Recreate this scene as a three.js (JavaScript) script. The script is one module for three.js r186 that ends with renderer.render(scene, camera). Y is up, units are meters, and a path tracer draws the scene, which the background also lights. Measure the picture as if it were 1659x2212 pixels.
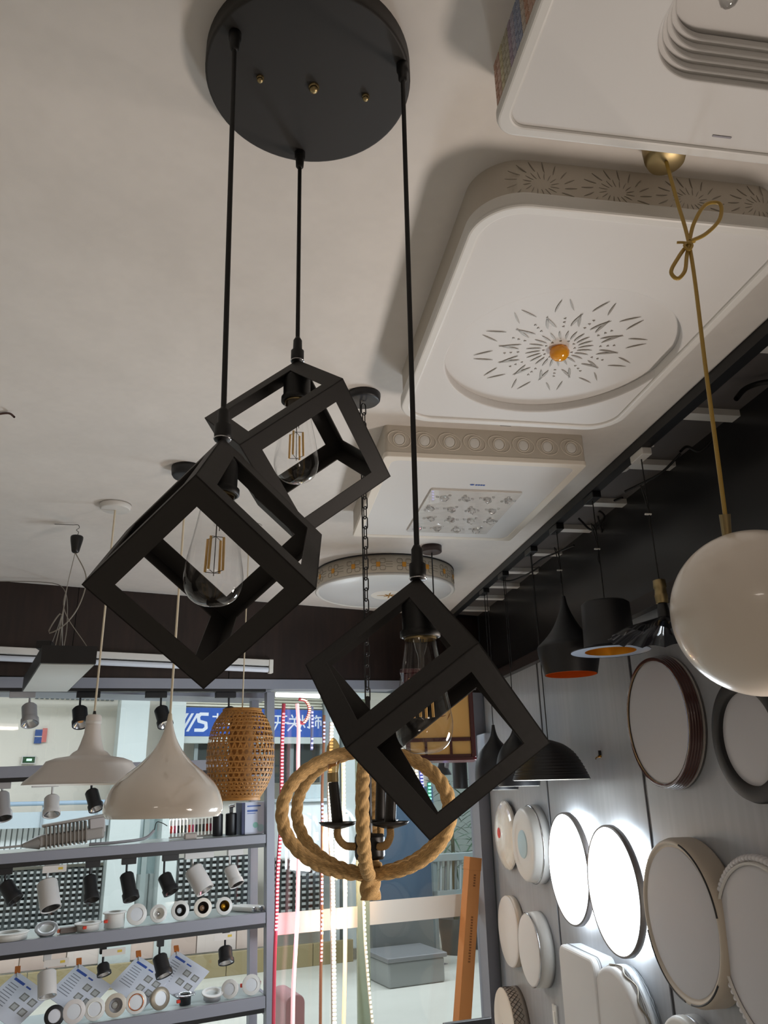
import * as THREE from 'three';
import { RoundedBoxGeometry } from 'three/addons/geometries/RoundedBoxGeometry.js';
import { mergeGeometries } from 'three/addons/utils/BufferGeometryUtils.js';
import { RectAreaLightUniformsLib } from 'three/addons/lights/RectAreaLightUniformsLib.js';

// ---------------------------------------------------------------- camera, exposure
const V3 = THREE.Vector3, PI = Math.PI;
const v = (x, y, z) => new V3(x, y, z);
const FPX = 1680, CX = 829.5, CY = 1106, CAM = v(0, 1.6, 0);
const PITCH = 19.8 * PI / 180, ROLL = 1.3 * PI / 180, YAW = 9.6 * PI / 180;
const FW = v(Math.sin(YAW) * Math.cos(PITCH), Math.sin(PITCH), -Math.cos(YAW) * Math.cos(PITCH));
const R0 = v(Math.cos(YAW), 0, Math.sin(YAW)), U0 = R0.clone().cross(FW);
const RT = R0.clone().multiplyScalar(Math.cos(ROLL)).addScaledVector(U0, -Math.sin(ROLL));
const UP = U0.clone().multiplyScalar(Math.cos(ROLL)).addScaledVector(R0, Math.sin(ROLL));
const scene = new THREE.Scene();
const camera = new THREE.PerspectiveCamera(2 * Math.atan(CY / FPX) * 180 / PI, 1659 / 2212, 0.03, 60);
camera.position.copy(CAM);
camera.quaternion.setFromRotationMatrix(new THREE.Matrix4().makeBasis(RT, UP, FW.clone().negate()));
camera.updateMatrixWorld(true);
const renderer = new THREE.WebGLRenderer({ antialias: true });
renderer.toneMapping = THREE.LinearToneMapping;
renderer.toneMappingExposure = 1.22;
renderer.shadowMap.enabled = true;
RectAreaLightUniformsLib.init();
scene.background = new THREE.Color(0x0b0c0e);

// pixel -> place: a pixel gives a direction, the plane it is met with gives the distance
function ray(px, py) { return FW.clone().multiplyScalar(FPX).addScaledVector(RT, px - CX).addScaledVector(UP, CY - py).normalize(); }
function onY(px, py, y) { const d = ray(px, py); return CAM.clone().addScaledVector(d, (y - CAM.y) / d.y); }
function onX(px, py, x) { const d = ray(px, py); return CAM.clone().addScaledVector(d, (x - CAM.x) / d.x); }
function onZ(px, py, z) { const d = ray(px, py); return CAM.clone().addScaledVector(d, (z - CAM.z) / d.z); }
function depthOf(p) { return p.clone().sub(CAM).dot(FW); }
function yAt(x, z, py) {           // height on the plumb line through x, z that shows at row py
  const a = x * UP.x + z * UP.z, b = x * FW.x + z * FW.z, k = CY - py;
  return CAM.y + (k * b - FPX * a) / (FPX * UP.y - k * FW.y);
}
// storefront: runs at a slant; t along it, o in front of it (towards the room)
const BP = v(-1.232, 0, -3.898), BD = v(0.9629, 0, -0.2698).normalize(), BN = v(-BD.z, 0, BD.x), BROT = Math.atan2(-BD.z, BD.x);
function bk(t, y, o = 0) { return BP.clone().addScaledVector(BD, t).addScaledVector(BN, o).setY(y); }
function bpx(px, py, o = 0) {
  const d = ray(px, py), q = BP.clone().addScaledVector(BN, o);
  const w = CAM.clone().addScaledVector(d, q.clone().sub(CAM).dot(BN) / d.dot(BN));
  return { p: w, t: w.clone().sub(BP).dot(BD), y: w.y };
}
const CEIL = 2.6, WX = 1.36, TRX = 1.15;

// ---------------------------------------------------------------- lights
function rectLight(color, intensity, w, h, pos, target) {
  const l = new THREE.RectAreaLight(color, intensity, w, h);
  l.position.copy(pos); l.lookAt(target); scene.add(l); return l;
}
// the corridor outside: rows of ceiling panels
for (const [t, o] of [[-0.6, -2.6], [1.6, -2.6], [3.8, -2.6], [6.0, -2.6]])
  rectLight(new THREE.Color(0.84, 0.93, 1.0), 12.5, 1.6, 0.6, bk(t, 2.95, o), bk(t, 0, o));
// added warm fill lights behind the viewpoint, unseen and out of frame
rectLight(new THREE.Color(1.0, 0.87, 0.77), 9, 0.5, 0.5, v(-0.9, 2.49, 1.9), v(-0.9, 0, 1.9));
rectLight(new THREE.Color(1.0, 0.87, 0.77), 9, 0.5, 0.5, v(0.6, 2.49, 2.6), v(0.6, 0, 2.6));

// ---------------------------------------------------------------- helpers
let seed = 7;
const rnd = () => { seed = (seed * 1664525 + 1013904223) >>> 0; return seed / 4294967296; };
const taken = new Map();
function numbered(n) { const k = taken.get(n) || 0; taken.set(n, k + 1); return k ? `${n}_${String(k).padStart(3, '0')}` : n; }
const ORG = new WeakMap();
function thing(name, label, category, pos, group, rotY = 0) {
  const g = new THREE.Group(); g.name = numbered(name); g.position.copy(pos); g.rotation.y = rotY;
  g.userData = { label, category }; if (group) g.userData.group = group;
  scene.add(g); ORG.set(g, pos.clone()); return g;
}
function struct(name, geo, mat, label) {
  const m = new THREE.Mesh(geo, mat); m.name = name; m.userData = { kind: 'structure', label, category: name.split('_')[0] };
  scene.add(m); ORG.set(m, v(0, 0, 0)); return m;
}
function add(parent, name, geo, mat, label) {       // geometry in the thing's own frame
  const m = new THREE.Mesh(geo, mat); m.name = name; if (label) m.userData.label = label;
  parent.add(m); ORG.set(m, ORG.get(parent)); return m;
}
function addW(parent, name, geo, mat, label) {      // geometry in room coordinates, for things that are not turned
  const o = ORG.get(parent); geo.translate(-o.x, -o.y, -o.z); return add(parent, name, geo, mat, label);
}
function rod(a, b, r, seg = 10, r2 = r) {
  const d = b.clone().sub(a), g = new THREE.CylinderGeometry(r2, r, d.length(), seg);
  g.applyQuaternion(new THREE.Quaternion().setFromUnitVectors(v(0, 1, 0), d.clone().normalize()));
  const c = a.clone().add(b).multiplyScalar(0.5); g.translate(c.x, c.y, c.z); return g;
}
function bx(x0, x1, y0, y1, z0, z1, r = 0) {
  const w = x1 - x0, h = y1 - y0, d = z1 - z0;
  const g = r ? new RoundedBoxGeometry(w, h, d, 2, r) : new THREE.BoxGeometry(w, h, d);
  g.translate((x0 + x1) / 2, (y0 + y1) / 2, (z0 + z1) / 2); return g;
}
const cleaned = gs => gs.map(g => { const q = g.index ? g.toNonIndexed() : g; for (const k of Object.keys(q.attributes)) if (!['position', 'normal', 'uv'].includes(k)) q.deleteAttribute(k); return q; });
const merge = gs => mergeGeometries(cleaned(gs));
function lathe(pts, seg = 40) { return new THREE.LatheGeometry(pts.map(p => new THREE.Vector2(Math.max(p[0], 0.00001), p[1])), seg); }
function tube(pts, r, seg = 40, rad = 8, closed = false) { return new THREE.TubeGeometry(new THREE.CatmullRomCurve3(pts, closed), seg, r, rad, closed); }
function rrShape(w, h, r, S = THREE.Shape) {
  const s = new S(), x = -w / 2, y = -h / 2;
  s.moveTo(x + r, y); s.lineTo(x + w - r, y); s.absarc(x + w - r, y + r, r, -PI / 2, 0); s.lineTo(x + w, y + h - r); s.absarc(x + w - r, y + h - r, r, 0, PI / 2);
  s.lineTo(x + r, y + h); s.absarc(x + r, y + h - r, r, PI / 2, PI); s.lineTo(x, y + r); s.absarc(x + r, y + r, r, PI, 1.5 * PI); return s;
}
function rrSolid(w, h, r, depth, bevel = 0, hole) {  // lies in xy, grows to +z
  const s = rrShape(w - 2 * bevel, h - 2 * bevel, Math.max(r - bevel, 0.001)); if (hole) s.holes.push(hole);
  const g = new THREE.ExtrudeGeometry(s, { depth: depth - 2 * bevel, bevelEnabled: bevel > 0, bevelSize: bevel, bevelThickness: bevel, bevelSegments: 3, curveSegments: 12 });
  g.translate(0, 0, bevel); return g;
}
function slabXZ(pts, y0, y1) {       // a level slab with a plan given as [x, z] corners
  const s = new THREE.Shape(pts.map(p => new THREE.Vector2(p[0], -p[1])));
  const g = new THREE.ExtrudeGeometry(s, { depth: y1 - y0, bevelEnabled: false });
  g.rotateX(-PI / 2); g.translate(0, y0, 0); return g;
}
// ---------------------------------------------------------------- textures and materials
function noiseTex(size, fn, srgb = true, rep) {
  const d = new Uint8Array(size * size * 4);
  for (let j = 0; j < size; j++) for (let i = 0; i < size; i++) { const c = fn(i / size, j / size), k = (j * size + i) * 4; for (let q = 0; q < 3; q++) d[k + q] = Math.max(0, Math.min(255, 255 * (Array.isArray(c) ? c[q] : c))); d[k + 3] = 255; }
  const t = new THREE.DataTexture(d, size, size); t.wrapS = t.wrapT = THREE.RepeatWrapping; t.magFilter = THREE.LinearFilter; t.minFilter = THREE.LinearMipmapLinearFilter; t.generateMipmaps = true;
  if (srgb) t.colorSpace = THREE.SRGBColorSpace; if (rep) t.repeat.set(rep[0], rep[1]); t.needsUpdate = true; return t;
}
function lattice(n) { const a = []; for (let i = 0; i < n * n; i++) a.push(rnd()); return (u, w) => { const x = u * n, y = w * n, i = Math.floor(x), j = Math.floor(y), f = x - i, g = y - j, s = f * f * (3 - 2 * f), t = g * g * (3 - 2 * g), q = (p, r) => a[((r % n + n) % n) * n + ((p % n + n) % n)]; return (q(i, j) * (1 - s) + q(i + 1, j) * s) * (1 - t) + (q(i, j + 1) * (1 - s) + q(i + 1, j + 1) * s) * t; }; }
const L4 = lattice(4), L16 = lattice(16), L64 = lattice(64);
const fbm = (u, w) => 0.5 * L4(u, w) + 0.3 * L16(u, w) + 0.2 * L64(u, w);
const texPaint = noiseTex(256, (u, w) => { const n = 0.93 + 0.07 * fbm(u, w); return [n, n, n * 0.995]; });
const texSpeck = noiseTex(256, (u, w) => 0.35 + 0.5 * L64(u, w) + 0.15 * rnd(), false);
const texWood = noiseTex(256, (u, w) => { const n = 0.62 + 0.22 * L64(u, w * 0.06) + 0.16 * L16(u, w * 0.2); return [n, n * 0.93, n * 0.9]; });
const texPanel = noiseTex(256, (u, w) => 0.93 + 0.05 * L64(u, w * 0.05) + 0.02 * L4(u, w));
const texFibre = noiseTex(128, (u, w) => { const n = 0.62 + 0.38 * L64(u * 0.3, w); return [n, n * 0.95, n * 0.86]; });
const texStone = noiseTex(256, (u, w) => 0.9 + 0.1 * fbm(u, w));
const S = (c, rough = 0.6, o = {}) => new THREE.MeshStandardMaterial({ color: c, roughness: rough, side: THREE.DoubleSide, ...o });
const P = (c, rough, o = {}) => new THREE.MeshPhysicalMaterial({ color: c, roughness: rough, side: THREE.DoubleSide, ...o });
const M = {
  ceiling: S(0xe9e3de, 0.85, { map: texPaint, bumpMap: texSpeck, bumpScale: 0.0004 }),
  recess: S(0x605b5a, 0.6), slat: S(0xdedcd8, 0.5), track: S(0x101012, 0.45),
  darkPanel: S(0x1b1a1b, 0.3), darkWood: S(0x30231f, 0.42, { map: texWood }), greyPanel: S(0xa6a8ac, 0.34, { map: texPanel }),
  joint: S(0x1d1e21, 0.4), roomWall: S(0xd8d4cc, 0.85), floor: S(0xc9c4ba, 0.35, { map: texStone }),
  matte: S(0x262321, 0.6, { bumpMap: texSpeck, bumpScale: 0.00015 }), cord: S(0x121212, 0.6), socket: S(0x0e0e0e, 0.5),
  gold: S(0xb88a3c, 0.25, { metalness: 1 }), brass: S(0xa08e68, 0.38, { metalness: 1 }), chrome: S(0xcfcfd2, 0.15, { metalness: 1 }), alu: S(0xb9babd, 0.4, { metalness: 0.7 }),
  glass: P(0xffffff, 0.02, { transmission: 1, ior: 1.5, thickness: 0 }), filament: S(0xffd080, 0.4), wire: S(0x55504a, 0.4, { metalness: 0.8 }),
  whitePl: S(0xdcd9d4, 0.42), whiteMatte: S(0xe4e0d8, 0.7), cream: S(0xe6ddd0, 0.5), diffuser: P(0xd8d5d2, 0.5),
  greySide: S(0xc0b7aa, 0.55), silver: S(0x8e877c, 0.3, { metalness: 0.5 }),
  amber: P(0xffba2a, 0.12, { transmission: 0.35, thickness: 0, clearcoat: 1 }), crystal: P(0xffffff, 0.02, { transmission: 0.9, ior: 1.6, thickness: 0.01 }),
  shelf: S(0x8d8e98, 0.45), shelfTop: S(0xc6d0d0, 0.15), post: S(0x8f929d, 0.42),
  rope: S(0xe8c896, 0.85, { map: texFibre }), iron: S(0x131111, 0.4), bamboo: S(0xd09a52, 0.55, { map: texFibre }),
  redwood: S(0x3c1114, 0.25), parchment: P(0xf8d98c, 0.6, { transmission: 0.5, thickness: 0 }),
  blackMetal: S(0x17171a, 0.45), orangeIn: S(0xe0641a, 0.5), goldIn: S(0xd79a2a, 0.3, { metalness: 0.7 }),
  smoke: P(0x23252b, 0.08, { transmission: 0.45, thickness: 0 }), opal: P(0xe4d9cc, 0.28, { clearcoat: 0.4 }),
  yellowCord: P(0xc2a04c, 0.3, { transmission: 0.2, thickness: 0 }), paleCord: S(0xd8ccb4, 0.5),
  enamel: S(0xd9d2cc, 0.35), gloss: P(0xe2d8cc, 0.12, { clearcoat: 1, clearcoatRoughness: 0.05 }),
  brownRing: P(0x4c2c28, 0.2, { clearcoat: 0.8 }), blackRing: S(0x120f11, 0.5), beigeRing: S(0xc4b8a8, 0.4), greyFace: S(0xc4c2c5, 0.5),
  red: S(0xd23a22, 0.5), blue: S(0x2f57a8, 0.5), card: S(0xdfe0ea, 0.6), slot: S(0x8c8173, 0.4, { metalness: 0.15 }), studGold: S(0xd9982e, 0.4), orangeClip: S(0xc46a1e, 0.5), carton: S(0xb87a42, 0.7),
  scallop: P(0xe0dde0, 0.1, { clearcoat: 1 }),
  darkLens: S(0x1a1716, 0.2), copper: S(0xd08a6a, 0.2, { metalness: 1 }),
};
const lit = (c, i) => new THREE.MeshStandardMaterial({ color: 0xffffff, emissive: c, emissiveIntensity: i, roughness: 0.5, side: THREE.DoubleSide });

// ---------------------------------------------------------------- the room
const BX = (o, x) => BP.z + BN.z * o + (x - BP.x - BN.x * o) * BD.z / BD.x;   // z of the storefront plane at x
{
  const zL = BX(0, -3.4), zR = BX(0, 1.13), ZB = 3.4;
  struct('ceiling', slabXZ([[-3.4, zL], [1.13, zR], [1.13, ZB], [-3.4, ZB]], CEIL, CEIL + 0.12), M.ceiling, 'off-white painted shop ceiling');
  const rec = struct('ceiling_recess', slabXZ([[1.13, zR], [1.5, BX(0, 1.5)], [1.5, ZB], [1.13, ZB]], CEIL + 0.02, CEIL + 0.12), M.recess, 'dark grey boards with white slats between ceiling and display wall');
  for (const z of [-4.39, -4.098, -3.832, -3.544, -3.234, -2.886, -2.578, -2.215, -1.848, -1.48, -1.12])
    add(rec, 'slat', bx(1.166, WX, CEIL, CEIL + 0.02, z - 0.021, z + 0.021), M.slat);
  struct('floor', slabXZ([[-3.4, BX(-0.4, -3.4)], [1.5, BX(-0.4, 1.5)], [1.5, ZB], [-3.4, ZB]], -0.1, 0), M.floor, 'pale shop floor');
  struct('wall_left', bx(-3.5, -3.4, 0, CEIL, BX(0, -3.4) - 0.4, ZB), M.roomWall, 'plain shop wall');
  struct('wall_rear', bx(-3.5, 1.5, 0, 3.04, ZB, ZB + 0.1), M.roomWall, 'plain shop wall behind');
  const zc = BX(0, WX);
  const wr = struct('wall_right', bx(WX + 0.012, WX + 0.14, 0, 3.0, zc - 0.2, ZB), M.joint, 'display wall of grey laminate boards under a glossy black fascia');
  const seams = [zc + 0.01, -3.665, -2.70, -1.735, -0.77, 0.195, 1.16, 2.125, 3.09];
  for (let i = 0; i < seams.length - 1; i++) {
    const a = seams[i] + 0.012, b = seams[i + 1] - 0.012;
    add(wr, 'panel', bx(WX, WX + 0.012, 0.02, 2.19, a, b), M.greyPanel);
    add(wr, 'joint_strip', bx(WX + 0.004, WX + 0.012, 0.02, 2.19, b + 0.001, b + 0.023), M.joint);
  }
  for (const [a, b] of [[zc + 0.01, -1.2], [-1.198, 1.1], [1.102, 3.3]]) add(wr, 'fascia_board', bx(WX, WX + 0.012, 2.2, CEIL + 0.02, a, b), M.darkPanel);
  add(wr, 'moulding', bx(WX - 0.035, WX, 2.175, 2.225, zc + 0.01, 3.3), M.darkWood);
  // black lighting track along the ceiling edge
  const tk = thing('lighting_track', 'long black lighting track along the ceiling edge above the display wall', 'track', v(1.148, 2.6, -2));
  addW(tk, 'rail', bx(1.131, 1.165, 2.568, 2.6, BX(0, 1.14) + 0.04, 3.3), M.track);
}
{
  // storefront
  const boxB = (t0, t1, y0, y1, o0, o1, r) => { const g = bx(t0, t1, y0, y1, o0, o1, r); g.rotateY(BROT); g.translate(BP.x, 0, BP.z); return g; };
  const wb = struct('wall_back', boxB(-2.4, 2.69, 2.15, 3.0, -0.16, -0.012), M.joint, 'dark brown veneered fascia above the shop window');
  const ts = [-2.4, -1.2, -0.42, 0.36, 1.14, 1.92, 2.69];
  for (let i = 0; i < 6; i++) add(wb, 'veneer_panel', boxB(ts[i] + 0.002, ts[i + 1] - 0.002, 2.15, CEIL, -0.012, 0), M.darkWood);
  const tilted = (t0, t1, y0, y1, o0, o1) => { const g = bx(t0, t1, y0, y1, o0, o1); g.translate(-0.75, -1.4, 0); g.rotateZ(0.028); g.translate(0.75, 1.4, 0); g.rotateY(BROT); g.translate(BP.x, 0, BP.z); return g; };
  struct('trim_1', tilted(-2.4, 2.66, 2.112, 2.162, -0.1, 0.012), M.post, 'grey metal beam under the brown fascia');
  struct('trim_2', boxB(2.62, 2.69, 0, 2.15, -0.1, 0.0), M.post, 'grey corner post where window meets display wall');
  struct('trim_3', boxB(-2.4, 1.40, 0, 0.12, -0.42, -0.34), M.post, 'sill under the shop window');
  struct('window_1', boxB(-2.4, 1.40, 0.12, 2.15, -0.39, -0.382), M.glass, 'large clear shop window behind the shelf unit');
  struct('trim_4', boxB(-2.4, 1.42, 2.1, 2.2, -0.43, -0.16), M.post, 'grey head over the shop window');
  const g2 = bpx(770, 1900, -0.08).t, g3 = bpx(796, 1900, -0.08).t;
  const w2 = struct('window_2', boxB(1.42, g2, 0.02, 2.1, -0.084, -0.074), M.glass, 'clear fixed glass beside the shop door');
  const dr = struct('door_1', boxB(g3, 2.62, 0.02, 2.1, -0.084, -0.074), M.glass, 'clear glass shop door');
  add(dr, 'edge_profile', boxB(g2, g3, 0.0, 2.1, -0.086, -0.070), P(0xb9c4b0, 0.35, { transmission: 0.5, thickness: 0 }));
  const fr = P(0xf2ece4, 0.55, { transmission: 0.3, thickness: 0 });
  add(w2, 'frosted_band', boxB(1.42, g2, 0.945, 1.043, -0.073, -0.071), fr);
  add(dr, 'frosted_band', boxB(g3, 2.62, 0.95, 1.06, -0.073, -0.071), fr);
  // batten light on the fascia
  const a = bpx(-60, 1417, 0.03), b = bpx(588, 1425, 0.03);
  const bt = thing('batten_light', 'long white batten light fixed to the brown fascia above the shelf unit', 'light', bk((a.t + b.t) / 2, 2.235, 0.003), null, BROT);
  const L = (b.t - a.t);
  add(bt, 'body', bx(-L / 2, L / 2, 0.012, 0.045, 0.0, 0.035, 0.004), M.whitePl);
  add(bt, 'tube', (() => { const g = new THREE.CylinderGeometry(0.014, 0.014, L - 0.04, 16); g.rotateZ(PI / 2); g.translate(0, -0.008, 0.022); return g; })(), P(0xdfe6f2, 0.3));
  for (const s of [-1, 1]) add(bt, 'end_cap', bx(s * L / 2 - 0.018, s * L / 2 + 0.004, -0.026, 0.046, 0.002, 0.04, 0.003), M.whiteMatte);
}

// ---------------------------------------------------------------- three-light cube pendant
const bulbProfile = [[0.0165, 0], [0.0175, -0.012], [0.0215, -0.036], [0.0262, -0.060], [0.0295, -0.082], [0.0300, -0.092], [0.0280, -0.103], [0.0225, -0.112], [0.0130, -0.1175], [0, -0.119]];
const bulbGeo = new THREE.LatheGeometry(new THREE.SplineCurve(bulbProfile.map(p => new THREE.Vector2(p[0], p[1]))).getPoints(40).map(p => new THREE.Vector2(Math.max(p.x, 1e-5), p.y)), 40);
function plate(q, n, t) {          // flat four-cornered plate q, thickness t along n
  const o = q.map(p => p.clone().addScaledVector(n, t)), pos = [];
  const quad = (a, b, c, d) => { for (const p of [a, b, c, a, c, d]) pos.push(p.x, p.y, p.z); };
  quad(q[0], q[1], q[2], q[3]); quad(o[3], o[2], o[1], o[0]);
  for (let i = 0; i < 4; i++) { const j = (i + 1) % 4; quad(q[j], q[i], o[i], o[j]); }
  const g = new THREE.BufferGeometry(); g.setAttribute('position', new THREE.Float32BufferAttribute(pos, 3));
  g.setAttribute('uv', new THREE.Float32BufferAttribute(new Float32Array(pos.length / 3 * 2).map((_, i) => i % 2 ? pos[(i >> 1) * 3 + 1] * 4 : (pos[(i >> 1) * 3] + pos[(i >> 1) * 3 + 2]) * 4), 2));
  g.computeVertexNormals(); return g;
}
{
  const CC = v(0.0485, CEIL, -0.857), R = 0.1475, YB = 2.568;
  const t = thing('pendant_light', 'black three-light pendant with open cube cages and clear filament bulbs', 'pendant light', CC);
  const can = add(t, 'canopy', lathe([[0, YB - CEIL], [R - 0.004, YB - CEIL], [R - 0.001, YB - CEIL + 0.0015], [R, YB - CEIL + 0.004], [R, 0], [0, 0]], 72), M.matte);
  for (const [px, py, r] of [[562, 173, 0.0048], [678, 193, 0.0068], [790, 213, 0.0048]]) {
    const p = onY(px, py, YB - 0.005);
    const nut = merge([new THREE.SphereGeometry(r, 14, 10).scale(1, 0.8, 1), lathe([[r * 1.15, 0.006], [r * 1.2, 0.003], [r * 0.9, 0.0015]], 14)]); nut.translate(p.x, p.y, p.z);
    addW(t, 'cap_nut', nut, M.brass, 'small shiny cap nut');
  }
  const A = 0.154, W = 0.0215, TH = 0.0014;
  const cubes = [
    { hook: [508, 72], T: v(-0.0433, 1.9648, -0.7815), yaw: -24.03, tx: 2.505, tz: -1.217 },
    { hook: [648, 330], T: v(0.0441, 2.1754, -0.9637), yaw: -53.66, tx: 0.856, tz: 0.765 },
    { hook: [869, 140], T: v(0.1719, 1.8202, -0.805), yaw: -42.80, tx: 2.194, tz: 0.951 },
  ];
  for (const c of cubes) {
    const h = onY(c.hook[0], c.hook[1], YB), rad = PI / 180;
    const e = [0, 1, 2].map(k => {
      const th = c.yaw * rad + k * 2 * PI / 3;
      return v(A * Math.sqrt(2 / 3) * Math.cos(th), -A / Math.sqrt(3), A * Math.sqrt(2 / 3) * Math.sin(th)).applyMatrix4(new THREE.Matrix4().makeRotationZ(c.tz * rad)).applyMatrix4(new THREE.Matrix4().makeRotationX(c.tx * rad));
    });
    const down = e[0].clone().add(e[1]).add(e[2]).normalize();
    // bars: two mitred flanges of each cube edge
    const bars = new Map();
    for (let i = 0; i < 3; i++) for (const s of [0, 1]) {
      const j = (i + 1) % 3, k = (i + 2) % 3, O = c.T.clone().addScaledVector(e[i], s), u = e[j], w = e[k];
      const n = e[i].clone().normalize().multiplyScalar(s ? -1 : 1), ud = u.clone().normalize(), wd = w.clone().normalize();
      const P0 = O, P1 = O.clone().add(u), P2 = P1.clone().add(w), P3 = O.clone().add(w);
      const I0 = P0.clone().addScaledVector(ud, W).addScaledVector(wd, W), I1 = P1.clone().addScaledVector(ud, -W).addScaledVector(wd, W), I2 = P2.clone().addScaledVector(ud, -W).addScaledVector(wd, -W), I3 = P3.clone().addScaledVector(ud, W).addScaledVector(wd, -W);
      const key = (a, b) => { const m = a.clone().add(b); return [m.x, m.y, m.z].map(x => x.toFixed(4)).join(); };
      for (const [a, b, ib, ia] of [[P0, P1, I1, I0], [P1, P2, I2, I1], [P2, P3, I3, I2], [P3, P0, I0, I3]]) {
        const kk = key(a, b); if (!bars.has(kk)) bars.set(kk, []); bars.get(kk).push(plate([a, b, ib, ia], n, TH));
      }
    }
    for (const gs of bars.values()) addW(t, 'frame_bar', merge(gs), M.matte);
    // cord, glands, socket, bulb
    addW(t, 'cord', rod(h.clone().add(v(0, -0.02, 0)), c.T.clone().add(v(0, 0.02, 0)), 0.0031, 12), M.cord);
    const gl = lathe([[0, 0.001], [0.0085, 0], [0.0085, -0.012], [0.0068, -0.014], [0.0062, -0.028], [0.0035, -0.032], [0, -0.032]], 18); gl.translate(h.x, h.y, h.z);
    addW(t, 'cord_gland', gl, M.socket);
    const g2 = lathe([[0, 0.036], [0.0036, 0.036], [0.0062, 0.031], [0.0066, 0.016], [0.0092, 0.014], [0.0092, 0.003], [0.0085, -0.004], [0, -0.004]], 18); g2.translate(c.T.x, c.T.y, c.T.z);
    addW(t, 'cord_gland', g2, M.socket);
    const washer = new THREE.TorusGeometry(0.0088, 0.001, 6, 20); washer.rotateX(PI / 2); washer.translate(c.T.x, c.T.y - 0.002, c.T.z);
    addW(t, 'washer', washer, M.chrome);
    const q = new THREE.Quaternion().setFromUnitVectors(v(0, -1, 0), v(0, -1, 0).lerp(down, 0.5).normalize());
    const place = (g, d) => { g.translate(0, -d, 0); g.applyQuaternion(q); g.translate(c.T.x, c.T.y, c.T.z); return g; };
    addW(t, 'socket', place(lathe([[0, -0.016], [0.010, -0.016], [0.0125, -0.021], [0.0175, -0.028], [0.0188, -0.032], [0.0188, -0.058], [0.0215, -0.060], [0.0215, -0.066], [0.018, -0.067], [0.018, -0.05], [0, -0.05]], 28), 0), M.socket);
    const bd = 0.066;
    addW(t, 'bulb_cap', place(lathe([[0.0155, 0.014], [0.0165, 0.003], [0.0172, 0.0005], [0.0168, -0.003]], 28), bd), M.brass);
    const bulb = addW(t, 'bulb', place(bulbGeo.clone(), bd), M.glass, 'clear pear-shaped glass bulb');
    const fil = [];
    for (let k = 0; k < 4; k++) { const a = k * PI / 2 + 0.5, r = 0.0095; addW(bulb, 'filament', place(rod(v(r * Math.cos(a), -0.048, r * Math.sin(a)), v(r * 1.1 * Math.cos(a), -0.083, r * 1.1 * Math.sin(a)), 0.0014, 8), bd), M.filament, 'orange filament stick');
      fil.push(rod(v(0, -0.046, 0), v(r * Math.cos(a), -0.048, r * Math.sin(a)), 0.0004, 5), rod(v(0, -0.085, 0), v(r * 1.1 * Math.cos(a), -0.083, r * 1.1 * Math.sin(a)), 0.0004, 5)); }
    fil.push(rod(v(0, -0.002, 0), v(0, -0.046, 0), 0.0007, 6), rod(v(0.003, -0.002, 0), v(0.003, -0.04, 0), 0.0005, 6), rod(v(0, -0.046, 0), v(0, -0.088, 0), 0.0005, 6));
    addW(bulb, 'support_wire', place(merge(fil), bd), M.wire);
    addW(bulb, 'glass_stem', place(lathe([[0.009, 0], [0.006, -0.012], [0.0035, -0.02], [0.003, -0.034], [0, -0.036]], 16), bd), M.glass);
  }
}

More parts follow.
